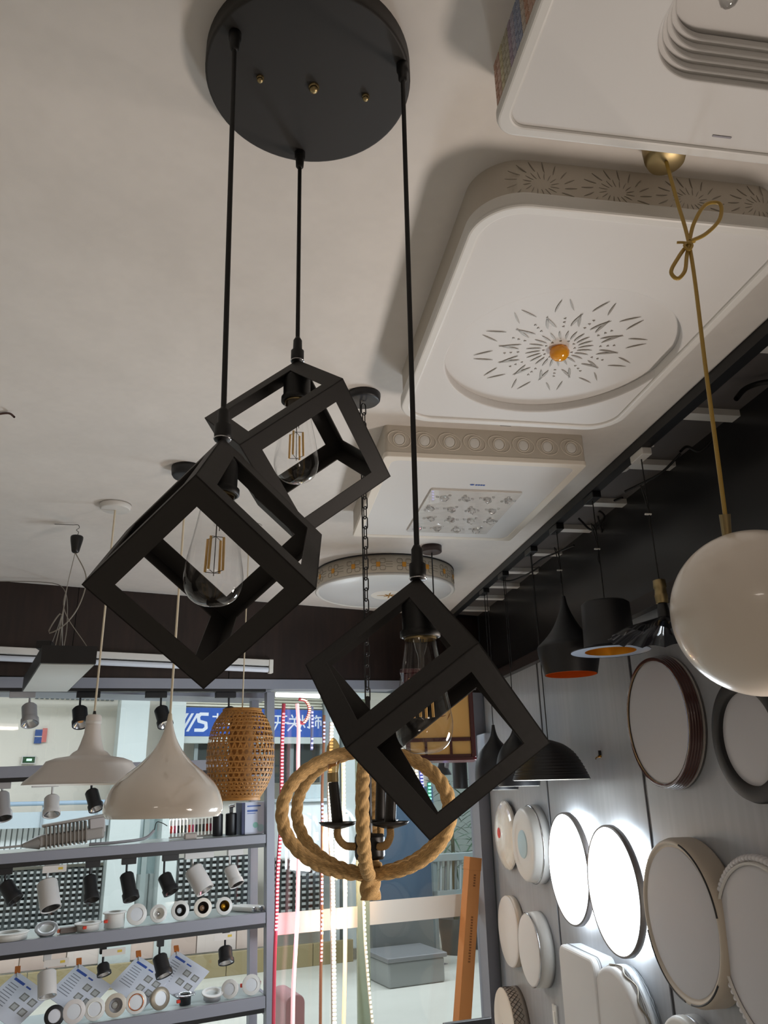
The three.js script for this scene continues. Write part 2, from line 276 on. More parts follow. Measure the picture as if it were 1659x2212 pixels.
// ---------------------------------------------------------------- ceiling lamps
// all are groups hung under the ceiling: local x, z as the room, y down from the ceiling
const flat = g => { g.rotateX(PI / 2); return g; };         // xy drawing with +z growth -> lies level and grows downward
function strokes(parent, name, list, mat) { for (const g of list) add(parent, name, g, mat); }
const petal = (L, w, b = 0.3) => { const s = new THREE.Shape(); s.moveTo(0, 0); s.quadraticCurveTo(L * 0.35, w * (1 + b), L, w * b); s.quadraticCurveTo(L * 0.5, -w * 0.4, 0, 0); return new THREE.ExtrudeGeometry(s, { depth: 0.0008, bevelEnabled: false, curveSegments: 5 }); };
{ // lamp with stepped rounded-square ridges and printed mosaic sides
  const B = 2.497, q0 = onY(1060, 290, B), w = 0.74, cx = q0.x + w / 2, zc = q0.z + w / 2, H = CEIL - B;
  const t = thing('ceiling_lamp', 'square white ceiling lamp with stepped rounded ridges and a colourful mosaic print side', 'ceiling lamp', v(cx, CEIL, zc));
  const sideB = add(t, 'body', flat(rrSolid(w - 0.006, w - 0.006, 0.03, H - 0.006, 0, rrShape(w - 0.02, w - 0.02, 0.028, THREE.Path))), M.whiteMatte);
  add(t, 'rim', (() => { const g = flat(rrSolid(w, w, 0.035, 0.018, 0.005, rrShape(w - 0.03, w - 0.03, 0.03, THREE.Path))); g.translate(0, -(H - 0.018), 0); return g; })(), M.whitePl);
  const l1 = onY(1416, 75, B), b1 = onY(1520, 184, B), hw = cx - l1.x, hh = zc - b1.z, ST = 0.0062, UPS = 0.0115;
  const hole = k => rrShape(2 * (hw - ST * k), 2 * (hh - ST * k), 0.085 - ST * k * 0.6, THREE.Path);
  add(t, 'diffuser', (() => { const g = flat(rrSolid(w - 0.034, w - 0.034, 0.03, 0.012, 0.003, hole(0))); g.translate(0, -(H - 0.016), 0); return g; })(), M.diffuser);
  for (let k = 1; k <= 4; k++) { const g = flat(rrSolid(2 * (hw - ST * (k - 1)) + 0.006, 2 * (hh - ST * (k - 1)) + 0.006, 0.088 - ST * (k - 1) * 0.6, UPS + 0.001, 0.003, hole(k))); g.translate(0, -(H - 0.016 - UPS * k), 0); add(t, 'ridge', g, M.diffuser); }
  const yI = H - 0.016 - UPS * 5; add(t, 'centre_panel', (() => { const g = flat(rrSolid(2 * (hw - ST * 4) + 0.006, 2 * (hh - ST * 4) + 0.006, 0.07, 0.01)); g.translate(0, -yI, 0); return g; })(), M.diffuser);
  const c0 = onY(1575, 0, CEIL - yI - 0.016), kg = new THREE.IcosahedronGeometry(0.012, 1); kg.scale(1, 0.7, 1);
  for (const s of [1, -1]) { const m = new THREE.Mesh(kg, M.crystal); m.name = 'crystal'; m.position.set((c0.x - cx) * s, -yI - 0.016, (c0.z - zc)); t.add(m); ORG.set(m, ORG.get(t)); }
  // mosaic print: small coloured tiles in rows on the side that faces the room
  const mc = [0xb98f78, 0xa9a4b4, 0xc2b894, 0xbfb2a6, 0xa493a4, 0xc2a08e, 0x9098b0, 0xb4ad98].map(c => S(c, 0.5)), tile = new THREE.BoxGeometry(0.0015, 0.0105, 0.0105);
  for (let i = 0; i < 54; i++) for (let j = 0; j < 6; j++) {
    const m = new THREE.Mesh(tile, mc[(i * 5 + (i >> 2) * 3) % 8]); m.name = 'mosaic_tile';
    m.position.set(-w / 2 + 0.0028, -0.01 - j * 0.0132, -w / 2 + 0.036 + i * 0.0126); sideB.add(m); ORG.set(m, ORG.get(t));
  }
  const mk = bx(0, 0.03, -0.0006, 0, -0.0015, 0.0015), pm = onY(1540, 297, B); mk.translate(pm.x - cx, -(H - 0.0035), pm.z - zc); add(t, 'print_mark', mk, S(0x9c98a0, 0.6));
}
{ // lamp with sunburst and amber knob
  const B = 2.5, x0 = 0.335, x1 = 0.93, z0 = -0.975, z1 = -1.775, H = CEIL - B, w = x1 - x0, h = z0 - z1, cx = (x0 + x1) / 2, cz = (z0 + z1) / 2;
  const t = thing('ceiling_lamp', 'rounded white ceiling lamp with sunburst slots around an amber glass knob', 'ceiling lamp', v(cx, CEIL, cz));
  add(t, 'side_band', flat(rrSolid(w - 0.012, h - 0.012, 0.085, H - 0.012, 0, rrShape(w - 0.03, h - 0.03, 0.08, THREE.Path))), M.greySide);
  const k0 = onY(1208, 757, B + 0.028), rc = 0.262, kx = k0.x - cx, kz = k0.z - cz;
  const hp = new THREE.Path(); hp.absellipse(kx, kz, rc, rc * 1.0, 0, 2 * PI, true);
  const fr = rrShape(w - 0.02, h - 0.02, 0.085); fr.holes.push(hp);
  const fg = new THREE.ExtrudeGeometry(fr, { depth: 0.016, bevelEnabled: true, bevelSize: 0.004, bevelThickness: 0.004, bevelSegments: 2, curveSegments: 40 });
  const fp = flat(fg); fp.translate(0, -(H - 0.026), 0); add(t, 'face', fp, M.diffuser);
  add(t, 'rim', (() => { const g = flat(rrSolid(w, h, 0.09, 0.03, 0.006, rrShape(w - 0.036, h - 0.036, 0.075, THREE.Path))); g.translate(0, -(H - 0.03), 0); return g; })(), M.whitePl);
  const dish = lathe([[0, 0], [rc * 0.8, 0], [rc, -0.004], [rc, 0.004], [0, 0.004]], 64); dish.translate(kx, -(H - 0.0305) + 0.001, kz); add(t, 'dish', dish, M.diffuser);
  const yy = -(H - 0.0305) - 0.0008, A = petal(0.05, 0.007), A2 = petal(0.034, 0.0055), A3 = petal(0.045, 0.005, 0.1), dot = new THREE.CylinderGeometry(0.0034, 0.0034, 0.0012, 3);
  for (const g of [A, A2, A3]) g.rotateX(PI / 2);
  const put = (g, r, a, tw, name, mat) => { const m = new THREE.Mesh(g, mat); m.name = name; m.position.set(kx + r * Math.cos(a), yy + 0.0008, kz + r * Math.sin(a)); m.rotation.y = -(a + tw); t.add(m); ORG.set(m, ORG.get(t)); };
  for (let k = 0; k < 24; k++) put(A2, 0.042, k * PI / 12, 0.15, 'sunburst_slot', M.slot);
  for (let k = 0; k < 12; k++) { const a = k * PI / 6; put(A, 0.092, a - 0.1, 0.35, 'sunburst_slot', M.slot); put(A, 0.092, a + 0.1, -0.3, 'sunburst_slot', M.slot);
    put(A3, 0.150, a + 0.16, 0.4, 'sunburst_slot', M.slot); put(A3, 0.150, a - 0.1, -0.4, 'sunburst_slot', M.slot);
    for (const r of [0.035, 0.092, 0.108, 0.122]) put(dot, r, a + PI / 12 * (r < 0.05 ? 1 : 3), 0, 'sunburst_dot', M.slot); }
  const kn = new THREE.IcosahedronGeometry(0.023, 1); kn.scale(1, 0.85, 1); kn.translate(kx, yy - 0.008, kz); add(t, 'knob', kn, M.amber, 'faceted amber glass knob');
  // carved rosettes on the side that faces the room
  const A4 = petal(0.022, 0.0028, 0.1);
  for (let q = 0; q < 4; q++) for (let k = 0; k < 16; k++) for (const [r, s] of [[0.014, 0.7], [0.034, 1]]) {
    const a = k * PI / 8 + (r > 0.02 ? 0.2 : 0), m = new THREE.Mesh(A4, M.silver); m.name = 'rosette_leaf';
    const px = -w / 2 + 0.11 + q * 0.135 + 1.25 * r * Math.cos(a), py = -H / 2 + 0.002 + 0.75 * r * Math.sin(a); if (py > -0.006 || py < -H + 0.034) continue;
    m.position.set(px, py, h / 2 - 0.0058); m.rotation.z = a + 0.3; m.scale.setScalar(s); t.add(m); ORG.set(m, ORG.get(t));
  }
  const pm = onY(1092, 921, B), mk = bx(-0.015, 0.015, -0.0006, 0, -0.0012, 0.0012); mk.translate(pm.x - cx, -(H - 0.0015), pm.z - cz); add(t, 'print_mark', mk, S(0x6b655e, 0.6));
}
{ // lamp with the crystal panel
  const B = 2.5, x0 = 0.343, x1 = 0.955, z0 = -2.0, z1 = -2.745, H = CEIL - B, w = x1 - x0, h = z0 - z1, cx = (x0 + x1) / 2, cz = (z0 + z1) / 2;
  const t = thing('ceiling_lamp', 'square white ceiling lamp with a crystal-studded glass panel and oval carved sides', 'ceiling lamp', v(cx, CEIL, cz));
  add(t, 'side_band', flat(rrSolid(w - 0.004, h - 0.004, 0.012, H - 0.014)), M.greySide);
  add(t, 'rim', (() => { const g = flat(rrSolid(w, h, 0.014, 0.016, 0.003, rrShape(w - 0.05, h - 0.05, 0.03, THREE.Path))); g.translate(0, -(H - 0.016), 0); return g; })(), M.cream);
  add(t, 'diffuser', (() => { const g = flat(rrSolid(w - 0.05, h - 0.05, 0.03, 0.01, 0.002)); g.translate(0, -(H - 0.012), 0); return g; })(), M.diffuser);
  for (const s of [-1, 1]) for (const q of [0, 1]) { const g = bx(-0.004, 0.004, -(H - 0.0045), -(H - 0.009), -h / 2 + 0.06, h / 2 - 0.06, 0.0015); g.translate(s * (0.2 + 0.03 * q), 0, 0); add(t, 'groove_ridge', g, M.diffuser); }
  const p00 = onY(925, 1055, B), p11 = onY(1000, 1150, B), pc = onY(995, 1100, B);
  const pw = 0.30, ph = p00.z - p11.z, lx = pc.x - cx + 0.01, lz = (p00.z + p11.z) / 2 - cz;
  add(t, 'glass_panel', (() => { const g = flat(rrSolid(pw, ph, 0.006, 0.008, 0.001)); g.translate(lx, -(H - 0.003), lz); return g; })(), P(0xdcd6cf, 0.15, { clearcoat: 1, bumpMap: texSpeck, bumpScale: 0.0015 }));
  const kg = new THREE.IcosahedronGeometry(0.0165, 0); kg.scale(1, 0.75, 1);
  for (let i = 0; i < 4; i++) for (let j = 0; j < 4; j++) { const m = new THREE.Mesh(kg, M.crystal); m.name = 'crystal'; m.position.set(lx + (i - 1.5) * 0.072 + (j % 2 ? 0.012 : -0.012), -(H + 0.008), lz + (j - 1.5) * ph / 4.1); m.rotation.set(i * 0.7, j * 1.1, 0.3); t.add(m); ORG.set(m, ORG.get(t));
    for (let k = 0; k < 3; k++) { const a = k * 2.1 + i + j, g2 = new THREE.Mesh(kg, M.crystal); g2.name = 'crystal'; g2.scale.setScalar(0.34); g2.position.set(m.position.x + 0.024 * Math.cos(a), -(H + 0.0065), m.position.z + 0.024 * Math.sin(a)); g2.rotation.y = a; t.add(g2); ORG.set(g2, ORG.get(t)); } }
  for (let q = 0; q < 8; q++) { const x = -w / 2 + 0.045 + q * (w - 0.09) / 7;
    const ell = (a, b, r) => { const g = new THREE.TorusGeometry(a, r, 6, 28); g.scale(1, b / a, 1); g.rotateZ(-0.3); g.translate(x, -(H - 0.014) / 2 - 0.002, h / 2 - 0.001); return g; };
    add(t, 'carved_oval', merge([ell(0.034, 0.026, 0.0012), ell(0.018, 0.020, 0.0012)]), M.cream);
    const pl = new THREE.SphereGeometry(0.015, 16, 8); pl.scale(1, 1.1, 0.16); pl.translate(x, -(H - 0.014) / 2 - 0.002, h / 2 - 0.002); add(t, 'oval_boss', pl, M.whitePl); }
  const pm = onY(1020, 1048, B), lg = new THREE.SphereGeometry(0.006, 12, 6); lg.scale(1.2, 0.06, 0.9); lg.translate(pm.x - cx, -(H - 0.001), pm.z - cz); add(t, 'print_mark', lg, M.blue);
  const lg2 = merge([0, 1, 2, 3].map(k => bx(0.011 + k * 0.008, 0.017 + k * 0.008, -(H - 0.0005), -(H - 0.002), -0.004, 0.003))); lg2.translate(pm.x - cx, 0, pm.z - cz); add(t, 'print_mark', lg2, M.blue);
}
{ // round drum lamp
  const B = 2.5, R = 0.333, H = CEIL - B, c = v(onZ(831, 1245, -3.6).x, CEIL, -3.6);
  const t = thing('ceiling_lamp', 'round drum ceiling lamp with orange studs on its patterned side', 'ceiling lamp', c);
  add(t, 'drum', lathe([[0, 0], [R, 0], [R, -H + 0.012], [R - 0.004, -H + 0.008], [0, -H + 0.008]], 72), S(0xd6cdbe, 0.6));
  add(t, 'top_ring', lathe([[R, 0], [R + 0.002, -0.001], [R + 0.002, -0.006], [R, -0.007]], 72), M.iron);
  add(t, 'rim', lathe([[R - 0.012, -H + 0.006], [R + 0.001, -H + 0.012], [R + 0.002, -H + 0.004], [R - 0.004, -H], [R - 0.014, -H + 0.003]], 72), M.whitePl);
  add(t, 'diffuser', lathe([[R - 0.013, -H + 0.004], [R * 0.8, -H - 0.004], [R * 0.5, -H - 0.009], [0, -H - 0.011]], 60), P(0xe9e9e9, 0.3, { clearcoat: 0.5 }));
  const sq = new RoundedBoxGeometry(0.018, 0.022, 0.006, 2, 0.002);
  for (let k = 0; k < 18; k++) { const a = k * PI / 9 + 0.1, m = new THREE.Mesh(sq, M.studGold); m.name = 'stud'; m.position.set(R * Math.sin(a), -H / 2, R * Math.cos(a)); m.rotation.y = a; t.add(m); ORG.set(m, ORG.get(t));
    const e = new THREE.Group(); const ring = []; for (const [dx, dy] of [[-0.02, 0.016], [0.02, 0.016], [-0.02, -0.016], [0.02, -0.016]]) { const g = rrSolid(0.026, 0.022, 0.008, 0.0014, 0, rrShape(0.023, 0.019, 0.007, THREE.Path)); g.translate(dx, dy, 0); ring.push(g); }
    for (const dy of [-0.012, 0, 0.012]) ring.push(bx(0.034, 0.064, dy - 0.0007, dy + 0.0007, 0, 0.0014));
    const gm = merge(ring), pos = gm.attributes.position; for (let i = 0; i < pos.count; i++) { const aa = a + pos.getX(i) / R, rr = R + pos.getZ(i); pos.setXYZ(i, rr * Math.sin(aa), -H / 2 + pos.getY(i), rr * Math.cos(aa)); } gm.computeVertexNormals(); add(t, 'side_pattern', gm, S(0x8d8576, 0.6)); }
  const st = []; for (let k = 0; k < 8; k++) { const g = petal(k % 2 ? 0.035 : 0.06, 0.008); g.rotateX(PI / 2); g.rotateY(k * PI / 4); st.push(g); }
  const sg = merge(st); sg.translate(0.02, -H - 0.0115, 0); add(t, 'star_ornament', sg, M.goldIn);
  add(t, 'medallion', (() => { const g = lathe([[0.09, -H - 0.0082], [0.088, -H - 0.0118], [0, -H - 0.012]], 40); g.translate(0.02, 0.0008, 0); return g; })(), M.whiteMatte);
}

// ---------------------------------------------------------------- hanging lamps
function prof(x, z, list) { return list.map(([py, hw]) => { const y = yAt(x, z, py); return [hw * depthOf(v(x, y, z)) / FPX, y]; }); }
function smooth(list, n = 36) { return new THREE.SplineCurve(list.map(p => new THREE.Vector2(p[0], p[1]))).getPoints(n).map(p => [p.x, p.y]); }
function latheAt(x, z, pts, seg = 48) { const g = lathe(pts, seg); g.translate(x, 0, z); return g; }
function shellAt(x, z, pts, th, seg = 48) { // outer wall and rim of a shade
  const inn = pts.map(([r, y]) => [Math.max(r - th, 0.0005), y + (r < th * 2 ? -th : 0)]).reverse();
  return latheAt(x, z, [...pts, ...inn.slice(0, 1)], seg);
}
function insideAt(x, z, pts, th, seg = 48) { return latheAt(x, z, pts.map(([r, y]) => [Math.max(r - th, 0.0005), y - th * 0.3]), seg); }
function canopy(t, x, z, r, h, mat) { addW(t, 'canopy', latheAt(x, z, [[0, CEIL - h], [r * 0.86, CEIL - h], [r * 0.97, CEIL - h * 0.75], [r, CEIL - h * 0.3], [r, CEIL], [0, CEIL]], 40), mat); }

{ // shallow white enamel dish
  const c = onY(250, 1090, CEIL), x = c.x, z = c.z;
  const t = thing('pendant_light', 'white enamel pendant with stepped neck and shallow wide dish shade', 'pendant light', v(x, CEIL, z));
  canopy(t, x, z, 0.055, 0.022, M.whitePl);
  const p = prof(x, z, [[1544, 13], [1548, 16], [1562, 16], [1564, 15], [1570, 16], [1585, 17], [1608, 23], [1620, 27], [1626, 36], [1633, 42], [1634, 46], [1638, 70], [1645, 88], [1652, 92], [1668, 106], [1688, 129], [1694, 132]]);
  addW(t, 'cord', rod(v(x, CEIL - 0.02, z), v(x, p[0][1], z), 0.0035), M.paleCord);
  addW(t, 'shade', latheAt(x, z, p, 64), M.enamel);
  addW(t, 'neck_ring', latheAt(x, z, [[p[2][0] + 0.0005, p[2][1] + 0.006], [p[2][0] + 0.002, p[2][1] + 0.003], [p[2][0] + 0.0005, p[2][1] - 0.003]], 40), M.whitePl);
  addW(t, 'lining', insideAt(x, z, p.slice(9), 0.003, 64), M.whiteMatte);
  addW(t, 'cord_grip', latheAt(x, z, [[0, p[0][1] + 0.012], [0.004, p[0][1] + 0.012], [0.006, p[0][1]], [p[0][0], p[0][1]]], 24), M.iron);
}
{ // glossy white bell
  const c = onY(405, 1010, CEIL), x = c.x, z = c.z;
  const t = thing('pendant_light', 'glossy white bell pendant with a tall tapering neck and black ceiling cup', 'pendant light', v(x, CEIL, z));
  canopy(t, x, z, 0.05, 0.035, M.blackMetal);
  const p = smooth(prof(x, z, [[1557, 6], [1575, 10], [1600, 19], [1625, 34], [1648, 55], [1668, 79], [1690, 102], [1708, 114], [1728, 122], [1745, 125.5], [1757, 124], [1765, 119]]), 50);
  addW(t, 'cord', rod(v(x, CEIL - 0.03, z), v(x, p[0][1], z), 0.0035), M.paleCord);
  const shade = addW(t, 'shade', latheAt(x, z, p, 72), M.gloss);
  addW(shade, 'lining', insideAt(x, z, p.slice(12), 0.003, 72), M.whiteMatte);
  addW(t, 'cord_grip', latheAt(x, z, [[0, p[0][1] + 0.02], [0.005, p[0][1] + 0.02], [p[0][0], p[0][1]]], 20), M.paleCord);
}
{ // woven bamboo barrel
  const c = onZ(520, 1620, -2.95), x = c.x, z = c.z;
  const t = thing('pendant_light', 'woven bamboo barrel pendant hanging in front of the shelf post', 'pendant light', v(x, CEIL, z));
  canopy(t, x, z, 0.05, 0.02, M.whitePl);
  const base = prof(x, z, [[1537, 40], [1552, 52], [1572, 62], [1600, 69], [1635, 72], [1665, 70], [1690, 63], [1708, 54], [1724, 44]]);
  const cv = new THREE.SplineCurve(base.map(p => new THREE.Vector2(p[0], p[1]))), N = 60, pts = cv.getPoints(N);
  addW(t, 'cord', rod(v(x, CEIL - 0.02, z), v(x, base[0][1] - 0.03, z), 0.0025), M.paleCord);
  const ribbon = (f, w, steps, off) => { // f(s) -> [u along profile 0..1, angle]
    const pos = [], uv = [], idx = [];
    for (let i = 0; i <= steps; i++) { const s = i / steps, [u0, a] = f(s), [u1, a1] = f(Math.min(1, s + 0.001));
      const q = cv.getPoint(Math.min(1, Math.max(0, u0))), r = q.x + off;
      const P0 = v(x + r * Math.cos(a), q.y, z + r * Math.sin(a)), nrm = v(Math.cos(a), 0, Math.sin(a));
      const q1 = cv.getPoint(Math.min(1, Math.max(0, u1))), P1 = v(x + (q1.x + off) * Math.cos(a1), q1.y, z + (q1.x + off) * Math.sin(a1));
      let tan = P1.sub(P0); if (tan.length() < 1e-9) tan = v(0, -1, 0); const side = tan.normalize().cross(nrm).normalize();
      for (const k of [-1, 1]) { const e = P0.clone().addScaledVector(side, k * w / 2); pos.push(e.x, e.y, e.z); uv.push(s * 6, k > 0 ? 0.2 : 0); }
      if (i) { const b = i * 2; idx.push(b - 2, b - 1, b, b - 1, b + 1, b); } }
    const g = new THREE.BufferGeometry(); g.setAttribute('position', new THREE.Float32BufferAttribute(pos, 3)); g.setAttribute('uv', new THREE.Float32BufferAttribute(uv, 2)); g.setIndex(idx); g.computeVertexNormals(); return g; };
  for (let k = 0; k < 36; k++) { const a0 = k * 2 * PI / 36; addW(t, 'bamboo_strip', ribbon(s => [s, a0 + 1.3 * s], 0.0052, 26, 0.0008), M.bamboo); addW(t, 'bamboo_strip', ribbon(s => [s, a0 - 1.3 * s], 0.0052, 26, -0.0006), M.bamboo); }
  for (let k = 0; k < 19; k++) { const u = 0.05 + 0.9 * k / 18; addW(t, 'bamboo_hoop', ribbon(s => [u, s * 2 * PI], 0.0055, 48, 0.0014), M.bamboo); }
  for (const u of [0, 1]) { const q = cv.getPoint(u), g = latheAt(x, z, [[q.x - 0.003, q.y - 0.008], [q.x + 0.003, q.y - 0.008], [q.x + 0.003, q.y + 0.008], [q.x - 0.003, q.y + 0.008], [q.x - 0.003, q.y - 0.008]], 48); addW(t, 'end_hoop', g, M.bamboo); }
  const q = cv.getPoint(0), inner = latheAt(x, z, [[q.x * 0.55, q.y - 0.015], [q.x * 0.62, q.y - 0.06], [q.x * 0.62, q.y - 0.29]], 32);
  addW(t, 'inner_tube', inner, S(0xc48c46, 0.6, { map: texFibre }), 'plain inner bamboo tube');
}
// ---- rope globe chandelier
function ropeGeo(curve, r, turns, seg, closed) {
  const fr = curve.computeFrenetFrames(seg, closed), pos = [], uv = [], idx = [], K = 36;
  for (let i = 0; i <= seg; i++) { const s = i / seg, p = curve.getPointAt(s), n = fr.normals[i], b = fr.binormals[i];
    for (let k = 0; k <= K; k++) { const a = k / K * 2 * PI, rr = r * (0.73 + 0.32 * Math.pow(Math.abs(Math.cos(1.5 * (a - s * turns * 2 * PI))), 0.55)); const q = p.clone().addScaledVector(n, rr * Math.cos(a)).addScaledVector(b, rr * Math.sin(a)); pos.push(q.x, q.y, q.z); uv.push(s * 12 + k / K * 0.5, k / K * 3); } }
  for (let i = 0; i < seg; i++) for (let k = 0; k < K; k++) { const a = i * (K + 1) + k, c = a + K + 1; idx.push(a, c, a + 1, c, c + 1, a + 1); }
  const g = new THREE.BufferGeometry(); g.setAttribute('position', new THREE.Float32BufferAttribute(pos, 3)); g.setAttribute('uv', new THREE.Float32BufferAttribute(uv, 2)); g.setIndex(idx); g.computeVertexNormals(); return g;
}
{
  const c = onY(785, 853, CEIL), x = c.x, z = c.z;
  const t = thing('rope_chandelier', 'hemp rope globe chandelier with black candle arms on a long chain', 'chandelier', v(x, CEIL, z));
  canopy(t, x, z, 0.046, 0.022, M.blackMetal);
  const yT = yAt(x, z, 1622), yB = yAt(x, z, 1882), yc = (yT + yB) / 2, RY = (yT - yB) / 2, RX = 0.205;
  // chain and the flex beside it
  const pitch = 0.0265, n = Math.floor((CEIL - 0.03 - yT - 0.09) / pitch);
  const lk = (() => { const pts = []; for (let k = 0; k < 20; k++) { const a = k / 20 * 2 * PI, ex = 0.0062 * Math.cos(a), ey = 0.0105 * Math.sign(Math.sin(a)) * (Math.abs(Math.sin(a)) > 0.01 ? 1 : 0) + 0.0062 * Math.sin(a); pts.push(v(ex, ey, 0)); } return tube(pts, 0.0016, 36, 6, true); })();
  for (let k = 0; k < n; k++) { const m = new THREE.Mesh(lk, M.iron); m.name = 'chain_link'; m.position.set(0, -0.03 - (k + 0.5) * pitch, 0); m.rotation.y = (k % 2 ? PI / 2 : 0) + 0.35; t.add(m); ORG.set(m, ORG.get(t)); }
  const yE = CEIL - 0.03 - n * pitch; addW(t, 'flex', rod(v(x - 0.009, CEIL - 0.02, z), v(x - 0.005, yE, z), 0.0016), M.cord);
  addW(t, 'stem', latheAt(x, z, [[0, yE + 0.01], [0.006, yE + 0.008], [0.006, yE - 0.02], [0.012, yE - 0.03], [0.012, yT + 0.01], [0.018, yT], [0, yT - 0.01]], 20), M.iron);
  // three hoops
  for (let k = 0; k < 3; k++) { const a = (101.9 + 60 * k) * PI / 180; const pts = [];
    for (let i = 0; i < 40; i++) { const q = i / 40 * 2 * PI, ex = Math.cos(q), ey = Math.sin(q); pts.push(v(x + RX * ex * Math.cos(a), yc + RY * ey * (1 + (ey < 0 ? 0.04 : 0)) , z + RX * ex * Math.sin(a))); }
    addW(t, 'rope_hoop', ropeGeo(new THREE.CatmullRomCurve3(pts, true), 0.0138, 13, 400, true), M.rope); }
  // knot below
  const kp = []; for (let i = 0; i <= 10; i++) kp.push(v(x, yB + 0.03 - i * 0.0085, z));
  addW(t, 'rope_knot', ropeGeo(new THREE.CatmullRomCurve3(kp), 0.022, 1, 30, false), M.rope);
  for (let i = 0; i < 3; i++) { const g = new THREE.TorusGeometry(0.021 - i * 0.002, 0.006, 8, 24); g.rotateX(PI / 2 + 0.2 * (i - 1)); g.translate(x, yB + 0.012 - i * 0.012, z); addW(t, 'rope_binding', g, M.rope); }
  // hub and candle arms
  const yH = yAt(x, z, 1828); addW(t, 'hub', latheAt(x, z, [[0, yH + 0.025], [0.03, yH + 0.025], [0.033, yH + 0.018], [0.033, yH - 0.018], [0.03, yH - 0.026], [0, yH - 0.026]], 28), M.iron);
  addW(t, 'hub_rod', rod(v(x, yT, z), v(x, yH, z), 0.006), M.iron);
  for (let k = 0; k < 3; k++) { const a = -YAW + k * 2 * PI / 3 + PI + 0.15, R = 0.07, ux = Math.cos(a), uz = Math.sin(a), yD = yAt(x, z, 1783);
    const cv = new THREE.CatmullRomCurve3([v(x + 0.03 * ux, yH, z + 0.03 * uz), v(x + 0.055 * ux, yH + 0.004, z + 0.055 * uz), v(x + R * ux, yH + 0.022, z + R * uz), v(x + R * ux, yD, z + R * uz)]);
    addW(t, 'arm', ropeGeo(cv, 0.008, 6, 50, false), M.rope, 'rope-wrapped arm');
    const px = x + R * ux, pz = z + R * uz;
    addW(t, 'drip_pan', latheAt(px, pz, [[0, yD], [0.02, yD], [0.036, yD + 0.005], [0.042, yD + 0.009], [0.036, yD + 0.002], [0.012, yD - 0.005], [0, yD - 0.006]], 32), M.iron);
    const lean = v(ux * 0.010, 0, uz * 0.010), top = v(px, yD + 0.092, pz).add(lean);
    const sl = addW(t, 'candle_sleeve', rod(v(px, yD + 0.002, pz), top, 0.0125, 20, 0.0115), M.iron, 'black candle sleeve');
    addW(sl, 'bulb_cap', rod(top, top.clone().add(v(lean.x * 0.1, 0.02, lean.z * 0.1)), 0.0125, 20), M.brass);
    const bg = lathe(smooth([[0.011, 0], [0.0135, 0.02], [0.016, 0.04], [0.0145, 0.058], [0.007, 0.072], [0, 0.078]], 20), 24); bg.translate(top.x, top.y + 0.018, top.z); addW(sl, 'bulb', bg, P(0xd9c19a, 0.04, { transmission: 0.9, thickness: 0 }), 'amber-tinted clear bulb'); }
}
{ // wooden lantern
  const c = onY(932, 1180, CEIL), x = c.x, z = c.z;
  const t = thing('lantern', 'dark red wooden box lantern with amber panels hanging from a brown cup', 'lantern', v(x, CEIL, z), null, -YAW - 0.05);
  const yy = py => yAt(x, z, py) - CEIL, yB = yy(1640), yT = yy(1462), hw = 72 * depthOf(v(x, 1.8, z)) / FPX;
  add(t, 'canopy', lathe([[0, -0.03], [0.04, -0.03], [0.044, -0.026], [0.044, 0], [0, 0]], 32), S(0x3a2a28, 0.4));
  add(t, 'rod', rod(v(0, -0.028, 0), v(0, yT + 0.03, 0), 0.003), M.blackMetal);
  const y1 = yy(1598), y2 = yy(1606), y3 = yy(1633), PW = 0.018;
  for (const [sx, sz] of [[1, 1], [1, -1], [-1, 1], [-1, -1]]) add(t, 'post', bx(sx * hw - PW / 2 * (1 + sx), sx * hw + PW / 2 * (1 - sx), yB, yT, sz * hw - PW / 2 * (1 + sz), sz * hw + PW / 2 * (1 - sz), 0.004), M.redwood);
  for (let q = 0; q < 4; q++) { const rot = g => { g.rotateY(q * PI / 2); return g; };
    for (const [a, b] of [[yB, y3], [y2, y1], [yT - 0.02, yT]]) add(t, 'rail', rot(bx(-hw + PW, hw - PW, a, b, hw - PW, hw, 0.002)), M.redwood);
    for (const k of [-0.42, 0.3]) add(t, 'stile', rot(bx(k * hw - 0.005, k * hw + 0.005, y3, y2, hw - PW + 0.002, hw - 0.002)), M.redwood);
    add(t, 'amber_panel', rot(bx(-hw + PW, hw - PW, y1, yT - 0.02, hw - 0.012, hw - 0.009)), M.parchment); 
    add(t, 'amber_panel', rot(bx(-hw + PW, hw - PW, y3, y2, hw - 0.012, hw - 0.009)), M.parchment);
    const bl = []; for (let i = 0; i < 5; i++) { const g = petal(0.02 + 0.004 * i, 0.004, 0.5); g.rotateZ(0.6 + i * 0.9); g.translate(hw * (-0.15 + 0.12 * i), (y1 + yT) / 2 - 0.04 + 0.012 * (i % 3), hw - 0.0092); bl.push(g); }
    add(t, 'painted_blossom', rot(merge(bl)), S(0x8a5a1e, 0.7)); }
  const cor = rrSolid(2 * hw + 0.004, 2 * hw + 0.004, 0.02, 0.012, 0.002); cor.rotateX(PI / 2); cor.translate(0, yB + 0.002, 0); add(t, 'base_board', cor, M.redwood);
  const cap = rrSolid(2 * hw + 0.03, 2 * hw + 0.03, 0.02, 0.016, 0.003); cap.rotateX(PI / 2); cap.translate(0, yT + 0.016, 0); add(t, 'top_board', cap, M.redwood);
}
